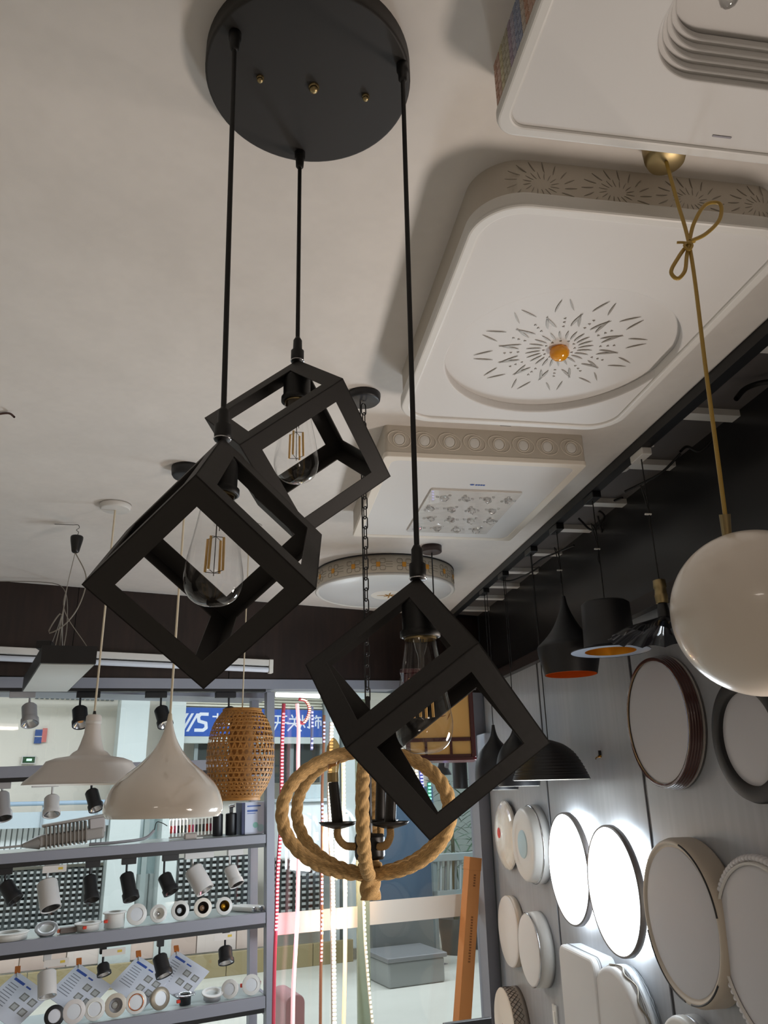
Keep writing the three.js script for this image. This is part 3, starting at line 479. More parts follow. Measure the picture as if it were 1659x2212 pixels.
{ // linear panel lamp on wires
  const hk = onY(170, 1130, CEIL), y0 = yAt(onZ(150, 1432, -2.87).x, -2.87, 1432);
  const n0 = onY(87, 1432, y0), n1 = onY(207, 1434, y0), f0 = onY(47, 1494, y0), f1 = onY(146, 1494, y0), H = 0.062;
  const t = thing('linear_lamp', 'black linear pendant with a flat white underside hung on thin wires', 'pendant light', v((n0.x + n1.x) / 2, y0, n0.z));
  const sh = new THREE.Shape([n0, n1, f1, f0].map(p => new THREE.Vector2(p.x, -p.z)));
  const g = new THREE.ExtrudeGeometry(sh, { depth: H, bevelEnabled: false }); g.rotateX(-PI / 2); g.translate(0, y0, 0); addW(t, 'housing', g, M.blackMetal);
  const ctr = n0.clone().add(n1).add(f0).add(f1).multiplyScalar(0.25), s2 = new THREE.Shape([n0, n1, f1, f0].map(p => { const q = p.clone().lerp(ctr, 0.04); return new THREE.Vector2(q.x, -q.z); }));
  const g2 = new THREE.ExtrudeGeometry(s2, { depth: 0.004, bevelEnabled: false }); g2.rotateX(-PI / 2); g2.translate(0, y0 - 0.002, 0); addW(t, 'diffuser', g2, S(0xdfe3e0, 0.5));
  const cone = v(hk.x, yAt(hk.x, hk.z, 1158), hk.z), ce = yAt(hk.x, hk.z, 1193);
  addW(t, 'ceiling_cup', latheAt(hk.x, hk.z, smooth([[0, cone.y + 0.002], [0.02, cone.y], [0.023, cone.y - 0.012], [0.017, ce + 0.02], [0.012, ce], [0, ce - 0.003]], 20), 28), M.iron, 'black cone cup');
  const hookPts = [v(hk.x - 0.09, CEIL - 0.004, hk.z - 0.01), v(hk.x - 0.02, CEIL - 0.008, hk.z), v(hk.x, CEIL - 0.008, hk.z), v(hk.x + 0.004, CEIL - 0.02, hk.z), v(hk.x - 0.006, CEIL - 0.028, hk.z), v(hk.x + 0.003, CEIL - 0.036, hk.z), v(hk.x, cone.y, hk.z)];
  addW(t, 'hook_wire', tube(hookPts, 0.0012, 40, 6), M.wire);
  const top = y0 + H, e = (a, b) => n0.clone().lerp(n1, a).lerp(f0.clone().lerp(f1, a), b).setY(top);
  for (const [a, b] of [[0.25, 0.05], [0.85, 0.05], [0.3, 0.9], [0.8, 0.9]]) addW(t, 'suspension_wire', tube([v(hk.x, ce, hk.z), v(hk.x - 0.012, (ce + top) / 2 + 0.05, hk.z + 0.01), v(hk.x - 0.015, (ce + top) / 2 - 0.03, hk.z + 0.01), e(a, b)], 0.0016, 30, 6), S(0x9a958c, 0.4));
  addW(t, 'flex', tube([v(hk.x, ce, hk.z), v(hk.x + 0.05, ce - 0.1, hk.z), v(hk.x + 0.03, ce - 0.22, hk.z), v(hk.x - 0.02, ce - 0.29, hk.z), v(hk.x - 0.06, ce - 0.31, hk.z), v(hk.x - 0.02, ce - 0.24, hk.z + 0.02), e(0.4, 0.2)], 0.0024, 50, 6), S(0x8b857a, 0.4));
  addW(t, 'driver_box', (() => { const q = e(0.12, 0.12); return bx(q.x - 0.03, q.x + 0.02, top, top + 0.03, q.z - 0.03, q.z + 0.03, 0.003); })(), M.blackMetal);
  const w2 = onY(128, 1250, CEIL), lp = bpx(90, 1262, 0.02).p;
  addW(t, 'mains_cable', tube([e(0.5, 0.3), e(0.5, 0.5).add(v(0.02, 0.16, 0)), v(w2.x, CEIL - 0.03, w2.z), v(w2.x - 0.05, CEIL - 0.02, w2.z), v(w2.x - 0.5, CEIL - 0.035, w2.z + 0.05)], 0.002, 50, 6), S(0x7d776d, 0.5));
}
{ // bent ceiling hook
  const a = onY(-30, 897, CEIL - 0.006), b = onY(20, 893, CEIL - 0.006), c = onY(31, 901, CEIL - 0.02);
  const t = thing('ceiling_hook', 'small bent brown wire hook sticking out from the bare ceiling', 'hook', b.clone().setY(CEIL));
  addW(t, 'wire', tube([v(a.x - 0.05, CEIL + 0.004, a.z), a, b, c], 0.003, 24, 8), S(0x5a3d36, 0.5));
}
{ // white globe on the yellow flex
  const c = onY(1438, 345, 2.56), x = c.x, z = c.z, gc = onZ(1636, 1322, z - 0.02), gd = depthOf(gc), R = 178 * gd / FPX;
  const t = thing('globe_pendant', 'cream opal glass globe pendant on a knotted yellow flex', 'pendant light', v(x, CEIL, z));
  canopy(t, x, z, 0.034, 0.045, M.brass);
  const K = onZ(1488, 525, z), top = gc.clone().add(v(0, R * 0.97, 0)), nk = v(onZ(1578, 1125, z).x, gc.y + R + 0.012, z - 0.01);
  addW(t, 'globe', (() => { const g = new THREE.SphereGeometry(R, 56, 40); g.translate(gc.x, gc.y, gc.z); return g; })(), M.opal);
  addW(t, 'flex', tube([v(x, CEIL - 0.04, z), K.clone().lerp(v(x, CEIL - 0.04, z), 0.5), K, K.clone().lerp(nk, 0.5), nk], 0.0031, 60, 10), M.yellowCord, 'translucent yellow flex');
  const q = (px, py, o = 0) => onZ(px, py, z + o);
  addW(t, 'flex_bow', tube([K, q(1500, 480), q(1528, 440), q(1555, 440), q(1556, 470), q(1525, 505), K.clone().add(v(0, 0, 0.004))], 0.0031, 60, 10), M.yellowCord);
  addW(t, 'flex_bow', tube([K, q(1466, 555), q(1450, 590), q(1462, 602), q(1478, 588), q(1484, 550), K.clone().add(v(0, 0, 0.004))], 0.0031, 60, 10), M.yellowCord);
  addW(t, 'tie', tube([q(1462, 524), q(1476, 524, 0.004), q(1495, 528, 0.006), q(1488, 540, 0.006), q(1478, 530, 0.006), q(1500, 522)], 0.0022, 30, 8), M.yellowCord);
  addW(t, 'gallery', rod(nk.clone().add(v(0, 0.012, 0)), top.clone().setX(nk.x + 0.004).add(v(0, -0.006, 0)), 0.0075, 18, 0.006), M.brass);
}
// ---- lamps along the wall track
const clipGeo = new THREE.BoxGeometry(0.014, 0.004, 0.003);
function trackLamp(name, label, px, py, build, opt = {}) {
  const c = onX(px, py, opt.x || TRX), x = c.x, z = c.z;
  const t = thing(name, label, 'pendant light', v(x, 2.568, z), opt.group);
  addW(t, 'adapter', bx(x - 0.016, x + 0.016, 2.545, 2.569, z - 0.04, z + 0.04, 0.003), opt.adapter || M.track);
  const yTop = build(t, x, z);
  addW(t, 'cord', rod(v(x, 2.55, z), v(x, yTop, z), opt.cr || 0.002), opt.cord || M.cord);
  if (opt.clip) { const y = yAt(x, z, opt.clip), g = bx(x - 0.014, x + 0.006, y - 0.002, y + 0.002, z - 0.003, z + 0.003); addW(t, 'cable_tie', g, M.whitePl, 'white cable tie');
    const h = opt.loop || 0.09; addW(t, 'spare_loop', tube([v(x, y, z), v(x - 0.012, y + h * 0.6, z + 0.006), v(x - 0.02, y + h, z + 0.01), v(x - 0.004, y + h * 0.7, z + 0.004), v(x, y - 0.005, z), v(x - 0.006, y - 0.04, z + 0.003), v(x, y - 0.055, z)], 0.002, 40, 6), M.cord); }
  return t;
}
trackLamp('pendant_light', 'matte black spun pendant with a funnel neck and orange lining', 1228, 1400, (t, x, z) => {
  const p = smooth(prof(x, z, [[1288, 4], [1310, 8], [1335, 18], [1360, 32], [1380, 49], [1394, 64], [1400, 66.5]]), 30).concat(prof(x, z, [[1412, 66], [1457, 56]]));
  const shade = addW(t, 'shade', latheAt(x, z, p, 56), M.blackMetal); addW(shade, 'lining', insideAt(x, z, p.slice(24), 0.003, 56), M.orangeIn, 'orange painted lining'); return p[0][1];
}, { clip: 1232 });
trackLamp('pendant_light', 'black top hat pendant with a wide brim and golden inside', 1318, 1400, (t, x, z) => {
  const p = prof(x, z, [[1300, 2], [1301, 44], [1306, 51], [1360, 53], [1396, 55], [1401, 62], [1406, 84], [1408, 84]]);
  const hat = addW(t, 'hat', latheAt(x, z, p, 56), M.blackMetal);
  const y = p[6][1] - 0.002; addW(hat, 'brim_underside', latheAt(x, z, [[p[7][0], y], [p[4][0] * 0.98, y + 0.001]], 56), S(0x8b94a4, 0.3));  // blue-grey colour stands in for light reflected under the black brim
  addW(hat, 'lining', latheAt(x, z, [[p[4][0] * 0.98, y], [p[4][0] * 0.9, y + 0.06], [p[4][0] * 0.85, p[1][1] - 0.01], [0, p[1][1] - 0.008]], 48), M.goldIn, 'golden lining'); return p[0][1];
}, { clip: 1186 });
trackLamp('pendant_light', 'smoky scalloped glass pendant with an old brass lampholder', 1436, 1340, (t, x, z) => {
  const p = prof(x, z, [[1252, 8], [1254, 13], [1270, 14], [1272, 12], [1284, 13], [1286, 14], [1303, 13], [1304, 11]]); addW(t, 'lampholder', latheAt(x, z, p, 28), M.brass, 'ribbed brass lampholder');
  const nk = prof(x, z, [[1304, 10], [1316, 12], [1333, 13]]); addW(t, 'collar', latheAt(x, z, nk, 24), M.iron);
  const a = prof(x, z, [[1333, 12], [1345, 50], [1358, 92], [1376, 124]]), U = 14, K = 112, pos = [], idx = [], uv = [];
  for (let i = 0; i <= U; i++) { const s = i / U * 3, k = Math.min(2, Math.floor(s)), f = s - k, r0 = a[k][0] * (1 - f) + a[k + 1][0] * f, y0 = a[k][1] * (1 - f) + a[k + 1][1] * f;
    for (let j = 0; j <= K; j++) { const th = j / K * 2 * PI, lobe = Math.abs(Math.cos(th * 7)), g = i / U; const r = r0 * (0.93 + 0.07 * lobe), y = y0 + 0.010 * g * (lobe - 0.5); pos.push(x + r * Math.cos(th), y, z + r * Math.sin(th)); uv.push(j / K, g); } }
  for (let i = 0; i < U; i++) for (let j = 0; j < K; j++) { const q = i * (K + 1) + j, w = q + K + 1; idx.push(q, w, q + 1, w, w + 1, q + 1); }
  const g = new THREE.BufferGeometry(); g.setAttribute('position', new THREE.Float32BufferAttribute(pos, 3)); g.setAttribute('uv', new THREE.Float32BufferAttribute(uv, 2)); g.setIndex(idx); g.computeVertexNormals(); addW(t, 'glass_shade', g, M.smoke, 'smoky fluted glass'); return p[0][1];
}, { clip: 1111, adapter: M.whitePl });
trackLamp('pendant_light', 'black dome pendant with fine ribs around its lower half', 1187, 1640, (t, x, z) => {
  const b = smooth(prof(x, z, [[1598, 3], [1602, 16], [1610, 34], [1626, 53], [1650, 68], [1672, 78], [1684, 83]]), 70), p = b.map(([r, y], i) => [r + (i > 30 && i < 62 ? 0.0016 * Math.sin(i * 1.9) : 0), y]);
  const shade = addW(t, 'shade', latheAt(x, z, p, 64), M.blackMetal); addW(shade, 'lining', insideAt(x, z, b.slice(6), 0.004, 56), M.whiteMatte); return p[0][1];
});
const bellP = [[1562, 3], [1580, 6], [1594, 12], [1606, 22], [1620, 33], [1640, 42], [1665, 46], [1690, 46], [1702, 45]];
for (const [px, dy, label] of [[1070, 4, 'black bell pendant between the wooden lantern and another black bell'], [1117, -4, 'black bell pendant beside the black ribbed dome']])
  trackLamp('pendant_light', label, px, 1640, (t, x, z) => { const p = smooth(prof(x, z, bellP.map(([a, b]) => [a + dy, b])), 30); const shade = addW(t, 'shade', latheAt(x, z, p, 48), M.blackMetal); addW(shade, 'lining', insideAt(x, z, p.slice(8), 0.003, 48), M.whiteMatte); return p[0][1]; }, { group: 'black bell pendants on the wall track' });
trackLamp('cylinder_light', 'plain black cylinder downlight hanging beside the wooden lantern', 993, 1660, (t, x, z) => { const p = prof(x, z, [[1628, 1], [1630, 16], [1702, 16], [1704, 13], [1698, 11]]); addW(t, 'body', latheAt(x, z, p, 36), M.blackMetal); return p[0][1]; }, { cr: 0.003 });
trackLamp('cylinder_light', 'short black cone pendant with a grey tube beside it, below the lantern', 955, 1655, (t, x, z) => { const p = prof(x, z, [[1640, 4], [1650, 10], [1672, 20], [1674, 19]]); addW(t, 'body', latheAt(x, z, p, 32), M.blackMetal); const y = p[1][1]; addW(t, 'tube', rod(v(x + 0.028, y + 0.03, z + 0.03), v(x + 0.016, y - 0.022, z + 0.05), 0.014, 18), S(0x9a989c, 0.4)); return p[0][1]; });
// bare cords farther along the track
for (const [px, py, y2, lab] of [[1155, 1330, 1430, 'bare thin cord hanging beside the black funnel-necked pendant'], [1095, 1350, 1440, 'bare thin cord hanging above the two black bells'], [1053, 1330, 1470, 'bare thin cord hanging at the far end near the lantern']]) {
  const c = onX(px, 1300, TRX), x = c.x, z = c.z;
  const t = thing('hanging_cord', lab, 'cord', v(x, 2.568, z), 'bare cords on the wall track');
  addW(t, 'cord', rod(v(x, 2.568, z), v(x, yAt(x, z, y2), z), 0.0018), M.cord);
}
{ // white plug connectors on the track
  for (const [px, py, label] of [[1405, 940, 'boxy white plug connector hanging under the wall track'], [1332, 1018, 'slim white plug lying tilted against the wall track']]) {
    const c = onX(px, py, TRX + 0.02), t = thing('track_connector', label, 'connector', c);
    if (py < 1000) { add(t, 'body', bx(-0.018, 0.018, -0.016, 0.016, -0.022, 0.022, 0.005), M.whitePl); add(t, 'nozzle', rod(v(0, -0.016, 0), v(0, -0.038, 0), 0.008, 14, 0.006), M.whitePl); add(t, 'screw_cap', bx(-0.012, 0.012, 0.014, 0.026, -0.015, 0.015, 0.003), M.cream); }
    else { add(t, 'body', bx(-0.008, 0.045, -0.008, 0.008, -0.016, 0.016, 0.004).rotateZ(0.35), M.whitePl); add(t, 'holder', bx(-0.022, -0.004, -0.014, 0.008, -0.018, 0.018), M.track); }
  }
}
{ // drooping black cables between track and wall
  const runs = [[[1185, 1075], [1240, 1092], [1300, 1090], [1345, 1075]], [[1250, 1120], [1280, 1145], [1305, 1120], [1290, 1108], [1300, 1150]], [[1350, 1062], [1385, 1045], [1430, 1020], [1470, 980]], [[1150, 1222], [1175, 1205], [1200, 1195], [1240, 1178]], [[1060, 1242], [1095, 1255], [1140, 1240], [1165, 1225]], [[1590, 862], [1610, 840], [1640, 828], [1690, 822]], [[1470, 975], [1485, 965], [1510, 975], [1540, 950]]];
  const lab = ['black cable sagging across the first white slats', 'black cable coiled in a loop below the slats', 'black cable curving up the glossy fascia', 'short black cable arched over two slats', 'bundle of black cable at the far slats', 'thick black cable arching beside the yellow flex', 'black cable hump lying along the fascia top'];
  runs.forEach((r, i) => { const pts = r.map(([a, b], k) => onX(a, b, 1.22 + 0.035 * k)), t = thing('cable', lab[i], 'cable', pts[0], 'black cables over the wall track'); addW(t, 'sheath', tube(pts, i === 5 ? 0.007 : 0.0042, 40, 8), M.cord); });
}

// ---------------------------------------------------------------- lamps on the display wall
// group frame: local x along the wall towards the viewer's end, y up, z out from the wall
function wallLamp(label, face, top, bot, h, build, opt = {}) {
  const c = onX(face[0], face[1], WX - h), y1 = onX(face[0], top, WX - h).y, y0 = onX(face[0], bot, WX - h).y, R = (y1 - y0) / 2;
  const t = thing(opt.name || 'wall_lamp', label, 'lamp', v(WX, (y0 + y1) / 2, c.z), opt.group || 'round lamps on the display wall', -PI / 2);
  build(t, R, h); return t;
}
const zl = (pts, seg = 64) => { const g = lathe(pts, seg); g.rotateX(PI / 2); return g; };   // profile [radius, out of the wall]
const whiteLED = new THREE.Color(0.82, 0.92, 1.0);
for (const [lab, f, a, b] of [['glowing white round lamp mounted beside the board joint, the farther of two lit lamps', [1222, 1876], 1755, 1997], ['glowing white round lamp mounted beside the beige-framed round lamp', [1318, 1923], 1783, 2063]])
  wallLamp(lab, f, a, b, 0.075, (t, R, h) => {
    add(t, 'base', zl([[0, 0], [R * 0.9, 0], [R * 0.94, 0.02], [R * 0.94, 0.035], [0, 0.035]]), M.whitePl);
    add(t, 'halo_ring', zl([[R * 0.945, 0.006], [R * 0.975, 0.012], [R * 0.975, 0.03], [R * 0.945, 0.034]]), lit(whiteLED, 10), 'glowing rear ring');
    add(t, 'trim_ring', zl([[R * 0.95, 0.04], [R * 1.0, 0.046], [R * 1.0, h - 0.012], [R * 0.985, h - 0.006], [R * 0.96, h - 0.008]]), S(0x6c6664, 0.35));
    add(t, 'diffuser', zl([[R * 0.96, 0.036], [R * 0.965, h - 0.008], [R * 0.9, h - 0.002], [R * 0.5, h], [0, h]]), lit(whiteLED, 2.4), 'glowing diffuser');
    const p = t.position; rectLight(whiteLED, 26, R * 1.6, R * 1.6, v(WX - h - 0.006, p.y, p.z), v(0, p.y, p.z));
  }, { group: 'lit lamps on the display wall' });
// glowing housings added for the two unseen fill lights behind the viewpoint
for (const [x, z, lab] of [[-0.9, 1.9, 'added unseen warm fill lamp over the rear of the shop'], [0.6, 2.6, 'added unseen warm fill lamp by the rear wall']]) {
  const t = thing('ceiling_lamp', lab, 'ceiling lamp', v(x, CEIL, z), 'added fill lamps behind the viewpoint');
  add(t, 'frame', flat(rrSolid(0.56, 0.56, 0.04, 0.07, 0.006)), M.whitePl); add(t, 'diffuser', flat(rrSolid(0.5, 0.5, 0.03, 0.03, 0.004)).translate(0, -0.07, 0), lit(new THREE.Color(1, 0.88, 0.78), 1.6), 'glowing diffuser');
}
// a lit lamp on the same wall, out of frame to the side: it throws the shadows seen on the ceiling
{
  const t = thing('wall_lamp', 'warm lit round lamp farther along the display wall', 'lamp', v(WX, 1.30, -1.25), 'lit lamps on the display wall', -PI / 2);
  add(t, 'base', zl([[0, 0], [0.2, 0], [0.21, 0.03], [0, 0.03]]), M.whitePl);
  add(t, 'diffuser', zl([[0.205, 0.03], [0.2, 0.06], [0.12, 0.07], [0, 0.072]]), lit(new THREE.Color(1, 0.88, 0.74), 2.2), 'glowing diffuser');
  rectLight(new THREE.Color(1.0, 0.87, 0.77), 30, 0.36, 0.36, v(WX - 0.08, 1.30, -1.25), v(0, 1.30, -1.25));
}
wallLamp('large round lamp with a glossy brown banded rim', [1416, 1558], 1414, 1704, 0.055, (t, R, h) => {
  add(t, 'base', zl([[0, 0], [R * 1.02, 0], [R * 1.02, 0.016], [0, 0.016]]), S(0xbdb6b0, 0.35));
  const band = [[R * 1.02, 0.016]]; for (let k = 0; k <= 18; k++) band.push([R * (1.02 - 0.035 * k / 18) + (k % 4 === 0 ? 0.0015 : 0), 0.017 + (h - 0.017) * k / 18]); band.push([R * 0.93, h - 0.002]);
  add(t, 'banded_rim', zl(band), M.brownRing, 'glossy brown ribbed band'); add(t, 'diffuser', zl([[R * 0.94, h - 0.006], [R * 0.6, h - 0.001], [0, h]]), M.greyFace);
});
wallLamp('large round lamp with a plain black rim, partly behind the cream globe', [1612, 1596], 1452, 1737, 0.06, (t, R, h) => {
  add(t, 'rim', zl([[0, 0], [R * 0.97, 0], [R, 0.01], [R, h - 0.012], [R * 0.97, h], [R * 0.75, h + 0.001], [R * 0.73, h - 0.012], [0, h - 0.014]]), M.blackRing, 'matt black rim'); add(t, 'diffuser', zl([[R * 0.74, h - 0.011], [R * 0.5, h - 0.004], [0, h - 0.002]]), M.greyFace);
});
wallLamp('large round lamp with a beige slotted frame', [1466, 1988], 1812, 2166, 0.085, (t, R, h) => {
  add(t, 'body', zl([[0, 0], [R * 0.96, 0], [R, 0.012], [R * 1.0, h - 0.02], [R * 0.975, h - 0.004], [R * 0.95, h], [R * 0.92, h - 0.002], [R * 0.9, h - 0.008], [0, h - 0.012]]), M.beigeRing, 'beige frame');
  add(t, 'diffuser', zl([[R * 0.9, h - 0.014], [R * 0.88, h - 0.006], [R * 0.5, h - 0.001], [0, h]]), M.greyFace);
  for (const [a, b] of [[0.15, 1.3], [3.4, 4.6], [4.75, 5.6]]) { const pts = []; for (let i = 0; i <= 24; i++) { const q = a + (b - a) * i / 24; pts.push(v(R * 0.955 * Math.cos(q), R * 0.955 * Math.sin(q), h - 0.0005)); } add(t.children[0], 'rim_slot', tube(pts, 0.0028, 30, 6), M.joint, 'dark slot'); }
});
wallLamp('large round lamp with a scalloped clear edge', [1648, 2062], 1858, 2272, 0.075, (t, R, h) => {
  add(t, 'base', zl([[0, 0], [R * 0.95, 0], [R * 0.97, h - 0.03], [0, h - 0.03]]), M.whitePl);
  const tooth = new THREE.SphereGeometry(0.0105, 8, 6); tooth.scale(1, 1, 1.6); for (let k = 0; k < 90; k++) { const a = k / 90 * 2 * PI, m = new THREE.Mesh(tooth, M.scallop); m.name = 'scallop'; m.position.set(R * Math.cos(a), R * Math.sin(a), h - 0.024); t.add(m); ORG.set(m, ORG.get(t)); }
  add(t, 'inner_ring', zl([[R * 0.97, h - 0.03], [R * 0.955, h - 0.008], [R * 0.93, h - 0.004], [R * 0.92, h - 0.012]]), M.whitePl); add(t, 'diffuser', zl([[R * 0.93, h - 0.014], [R * 0.7, h - 0.003], [0, h]]), M.greyFace);
});
wallLamp('round white lamp of faceted texture with a red sticker', [1078, 1804], 1729, 1879, 0.06, (t, R, h) => {
  add(t, 'base', zl([[0, 0], [R * 0.9, 0], [R * 0.95, 0.02], [0, 0.02]]), M.whitePl);
  const g = new THREE.SphereGeometry(1, 26, 9, 0, 2 * PI, 0, PI / 2); g.scale(R, h - 0.018, R); g.rotateX(PI / 2); const f = g.toNonIndexed(); const q = f.attributes.position; f.computeVertexNormals(); f.translate(0, 0, 0.018); add(t, 'faceted_cover', f, P(0xe6e0d6, 0.25, { clearcoat: 0.6, flatShading: true }), 'faceted cover');
  const s = zl([[0.026, 0], [0.026, 0.0012], [0, 0.0012]], 24); s.translate(0, 0.01, h); add(t, 'sticker', s, M.red, 'round red sticker');
});
wallLamp('round white lamp with stepped face and pale blue centre', [1128, 1823], 1739, 1909, 0.085, (t, R, h) => {
  add(t, 'body', zl([[0, 0], [R, 0], [R, 0.035], [R * 0.98, 0.04], [R * 0.96, 0.045], [R * 0.93, h - 0.012], [R * 0.85, h], [R * 0.6, h + 0.002], [R * 0.58, h - 0.003], [0, h - 0.003]]), M.whitePl);
  add(t, 'centre_disc', zl([[R * 0.36, h - 0.003], [R * 0.34, h + 0.002], [0, h + 0.003]]), S(0xb4cdd6, 0.4), 'pale blue centre'); add(t, 'ring', zl([[R * 0.97, 0.036], [R * 1.005, 0.04], [R * 0.97, 0.044]]), M.chrome);
});
wallLamp('plain thin round white lamp below the faceted one', [1095, 2011], 1937, 2086, 0.05, (t, R, h) => { add(t, 'body', zl([[0, 0], [R * 0.98, 0], [R, 0.012], [R, h - 0.01], [0, h - 0.01]]), M.beigeRing); add(t, 'diffuser', zl([[R, h - 0.012], [R * 0.97, h - 0.003], [R * 0.6, h], [0, h]]), M.diffuser); });
wallLamp('round white lamp with a silver edge line and deep side', [1140, 2052], 1974, 2129, 0.075, (t, R, h) => { add(t, 'body', zl([[0, 0], [R * 1.02, 0], [R * 1.02, 0.02], [R, h - 0.01], [0, h - 0.01]]), M.whitePl); add(t, 'diffuser', zl([[R * 0.98, h - 0.012], [R * 0.94, h - 0.003], [R * 0.5, h], [0, h]]), M.diffuser); add(t.children[0], 'edge_line', zl([[R * 0.99, h - 0.013], [R * 1.005, h - 0.008], [R * 0.985, h - 0.004]]), M.chrome, 'silver edge'); });
wallLamp('round lamp with a lattice-patterned grey side and red ornament', [1088, 2216], 2138, 2296, 0.085, (t, R, h) => {
  add(t, 'body', zl([[0, 0], [R * 1.02, 0], [R * 1.02, 0.02], [R, 0.022], [R, h - 0.006], [0, h - 0.006]]), S(0x9b948c, 0.6)); add(t, 'diffuser', zl([[R, h - 0.008], [R * 0.97, h - 0.001], [0, h]]), M.cream);
  const b = []; for (let k = 0; k < 40; k++) for (const s of [-1, 1]) { const a = k / 40 * 2 * PI; const p0 = v(R * Math.cos(a), R * Math.sin(a), 0.024), a1 = a + s * 0.3, p1 = v(R * Math.cos(a1), R * Math.sin(a1), h - 0.008), mid = v(R * 1.01 * Math.cos((a + a1) / 2), R * 1.01 * Math.sin((a + a1) / 2), (h + 0.016) / 2); b.push(rod(p0, mid, 0.0012, 4), rod(mid, p1, 0.0012, 4)); }
  add(t.children[0], 'lattice', merge(b), S(0x4e4844, 0.6), 'dark lattice'); const fl = []; for (let k = 0; k < 6; k++) { const g = petal(0.035, 0.01); g.rotateZ(k * PI / 3); fl.push(g); } const f = merge(fl); f.translate(0, -0.02, h); add(t, 'ornament', f, S(0xb0605a, 0.5), 'red ornament');
});
{ // rounded square lamp and wave-edged lamp at the foot of the frame
  const h = 0.085, tl = onX(1206, 2036, WX - h), tr = onX(1262, 2082, WX - h), w = 0.36, t = thing('wall_lamp', 'rounded square white lamp with embossed side band', 'lamp', v(WX, tl.y - w / 2, tl.z + w / 2), 'square lamp on the display wall', -PI / 2);
  add(t, 'base', rrSolid(w * 1.0, w, 0.04, h - 0.02, 0.003), S(0xc9ccd0, 0.4, { bumpMap: texSpeck, bumpScale: 0.002 })); const g = rrSolid(w, w, 0.045, 0.03, 0.012); g.translate(0, 0, h - 0.026); add(t, 'diffuser', g, M.diffuser); const s = rrSolid(w + 0.004, w + 0.004, 0.045, 0.005, 0.001); s.translate(0, 0, h - 0.03); add(t, 'seam', s, S(0x77777a, 0.4));
}
wallLamp('round white lamp with a wavy embossed side', [1328, 2238], 2094, 2382, 0.085, (t, R, h) => {
  add(t, 'base', zl([[0, 0], [R * 1.0, 0], [R * 1.0, h - 0.03], [0, h - 0.03]]), S(0xd2d6da, 0.4, { bumpMap: texSpeck, bumpScale: 0.002 })); const pts = []; for (let i = 0; i <= 120; i++) { const a = i / 120 * 2 * PI; pts.push(v(R * 1.0 * Math.cos(a), R * 1.0 * Math.sin(a), h - 0.034 + 0.009 * Math.sin(a * 12))); } add(t, 'wavy_edge', tube(pts, 0.004, 200, 6, true), M.silver, 'silver wavy edge');
  add(t, 'diffuser', zl([[R * 0.985, h - 0.03], [R * 0.97, h - 0.012], [R * 0.9, h - 0.003], [0, h]]), M.diffuser);
});
wallLamp('round white lamp low on the wall under the beige-framed one', [1478, 2318], 2204, 2432, 0.07, (t, R, h) => { add(t, 'body', zl([[0, 0], [R, 0], [R, h - 0.015], [R * 0.97, h - 0.004], [R * 0.9, h], [0, h]]), M.whitePl); add(t.children[0], 'edge_line', zl([[R, 0.03], [R * 1.01, 0.034], [R, 0.038]]), M.chrome); });
{
  const c = onX(1202, 2196, WX), t = thing('wall_switch', 'small white switch plate low on the display wall', 'switch', c, null, -PI / 2); add(t, 'plate', bx(-0.024, 0.024, -0.045, 0.045, 0, 0.009, 0.002), M.whitePl); add(t, 'rocker', bx(-0.013, 0.013, -0.022, 0.022, 0.008, 0.013, 0.002), M.whiteMatte);
  const k = onX(1297, 1634, WX), t2 = thing('wall_hook', 'tiny brass hook screwed into the bare grey board', 'hook', k, null, -PI / 2); add(t2, 'plate', bx(-0.011, 0.011, -0.004, 0.006, 0, 0.006, 0.001), M.gold); add(t2, 'pin', tube([v(0, 0, 0.005), v(0, -0.004, 0.018), v(0.004, -0.01, 0.022)], 0.002, 12, 6), M.gold); add(t2, 'peg', bx(0.004, 0.011, 0.004, 0.022, 0, 0.01), M.iron);
  // pale sconce box between lantern and bells
  const a = onX(1022, 1590, WX - 0.05), b = onX(1062, 1700, WX - 0.05), t3 = thing('wall_box', 'pale blue-white plastic box mounted at the far end of the display wall', 'box', v(WX, (a.y + b.y) / 2, (a.z + b.z) / 2 + 0.02), null, -PI / 2); add(t3, 'case', bx(-0.09, 0.09, (b.y - a.y) / 2, (a.y - b.y) / 2, 0.0, 0.06, 0.012), S(0xb4bcca, 0.35)); add(t3, 'vent', bx(-0.07, 0.07, (b.y - a.y) / 2 + 0.01, (b.y - a.y) / 2 + 0.03, 0.058, 0.062), S(0x8d95a4, 0.4));
}

// ---------------------------------------------------------------- shelf unit in the shop window
// shelf frame: a along the window, b height, c out towards the room; the unit leans a little
const TH = 0.028, PT = 0.75, PY = 1.4;
function sfp(px, py, c = 0) { const q = bpx(px, py, c), dt = q.t - PT, dy = q.y - PY; return { a: PT + dt * Math.cos(TH) + dy * Math.sin(TH), b: PY + dy * Math.cos(TH) - dt * Math.sin(TH), s: depthOf(q.p) / FPX }; }
function sfw(a, b, c = 0) { const dt = a - PT, dy = b - PY; return bk(PT + dt * Math.cos(TH) - dy * Math.sin(TH), PY + dt * Math.sin(TH) + dy * Math.cos(TH), c); }
function sthing(name, label, cat, a, b, c, group) { const t = thing(name, label, cat, sfw(a, b, c), group); t.rotation.set(0, BROT, TH, 'YXZ'); return t; }
const SH = [[1.765, 1.713], [1.398, 1.355], [1.046, 0.996], [0.690, 0.638], [0.30, 0.25]];
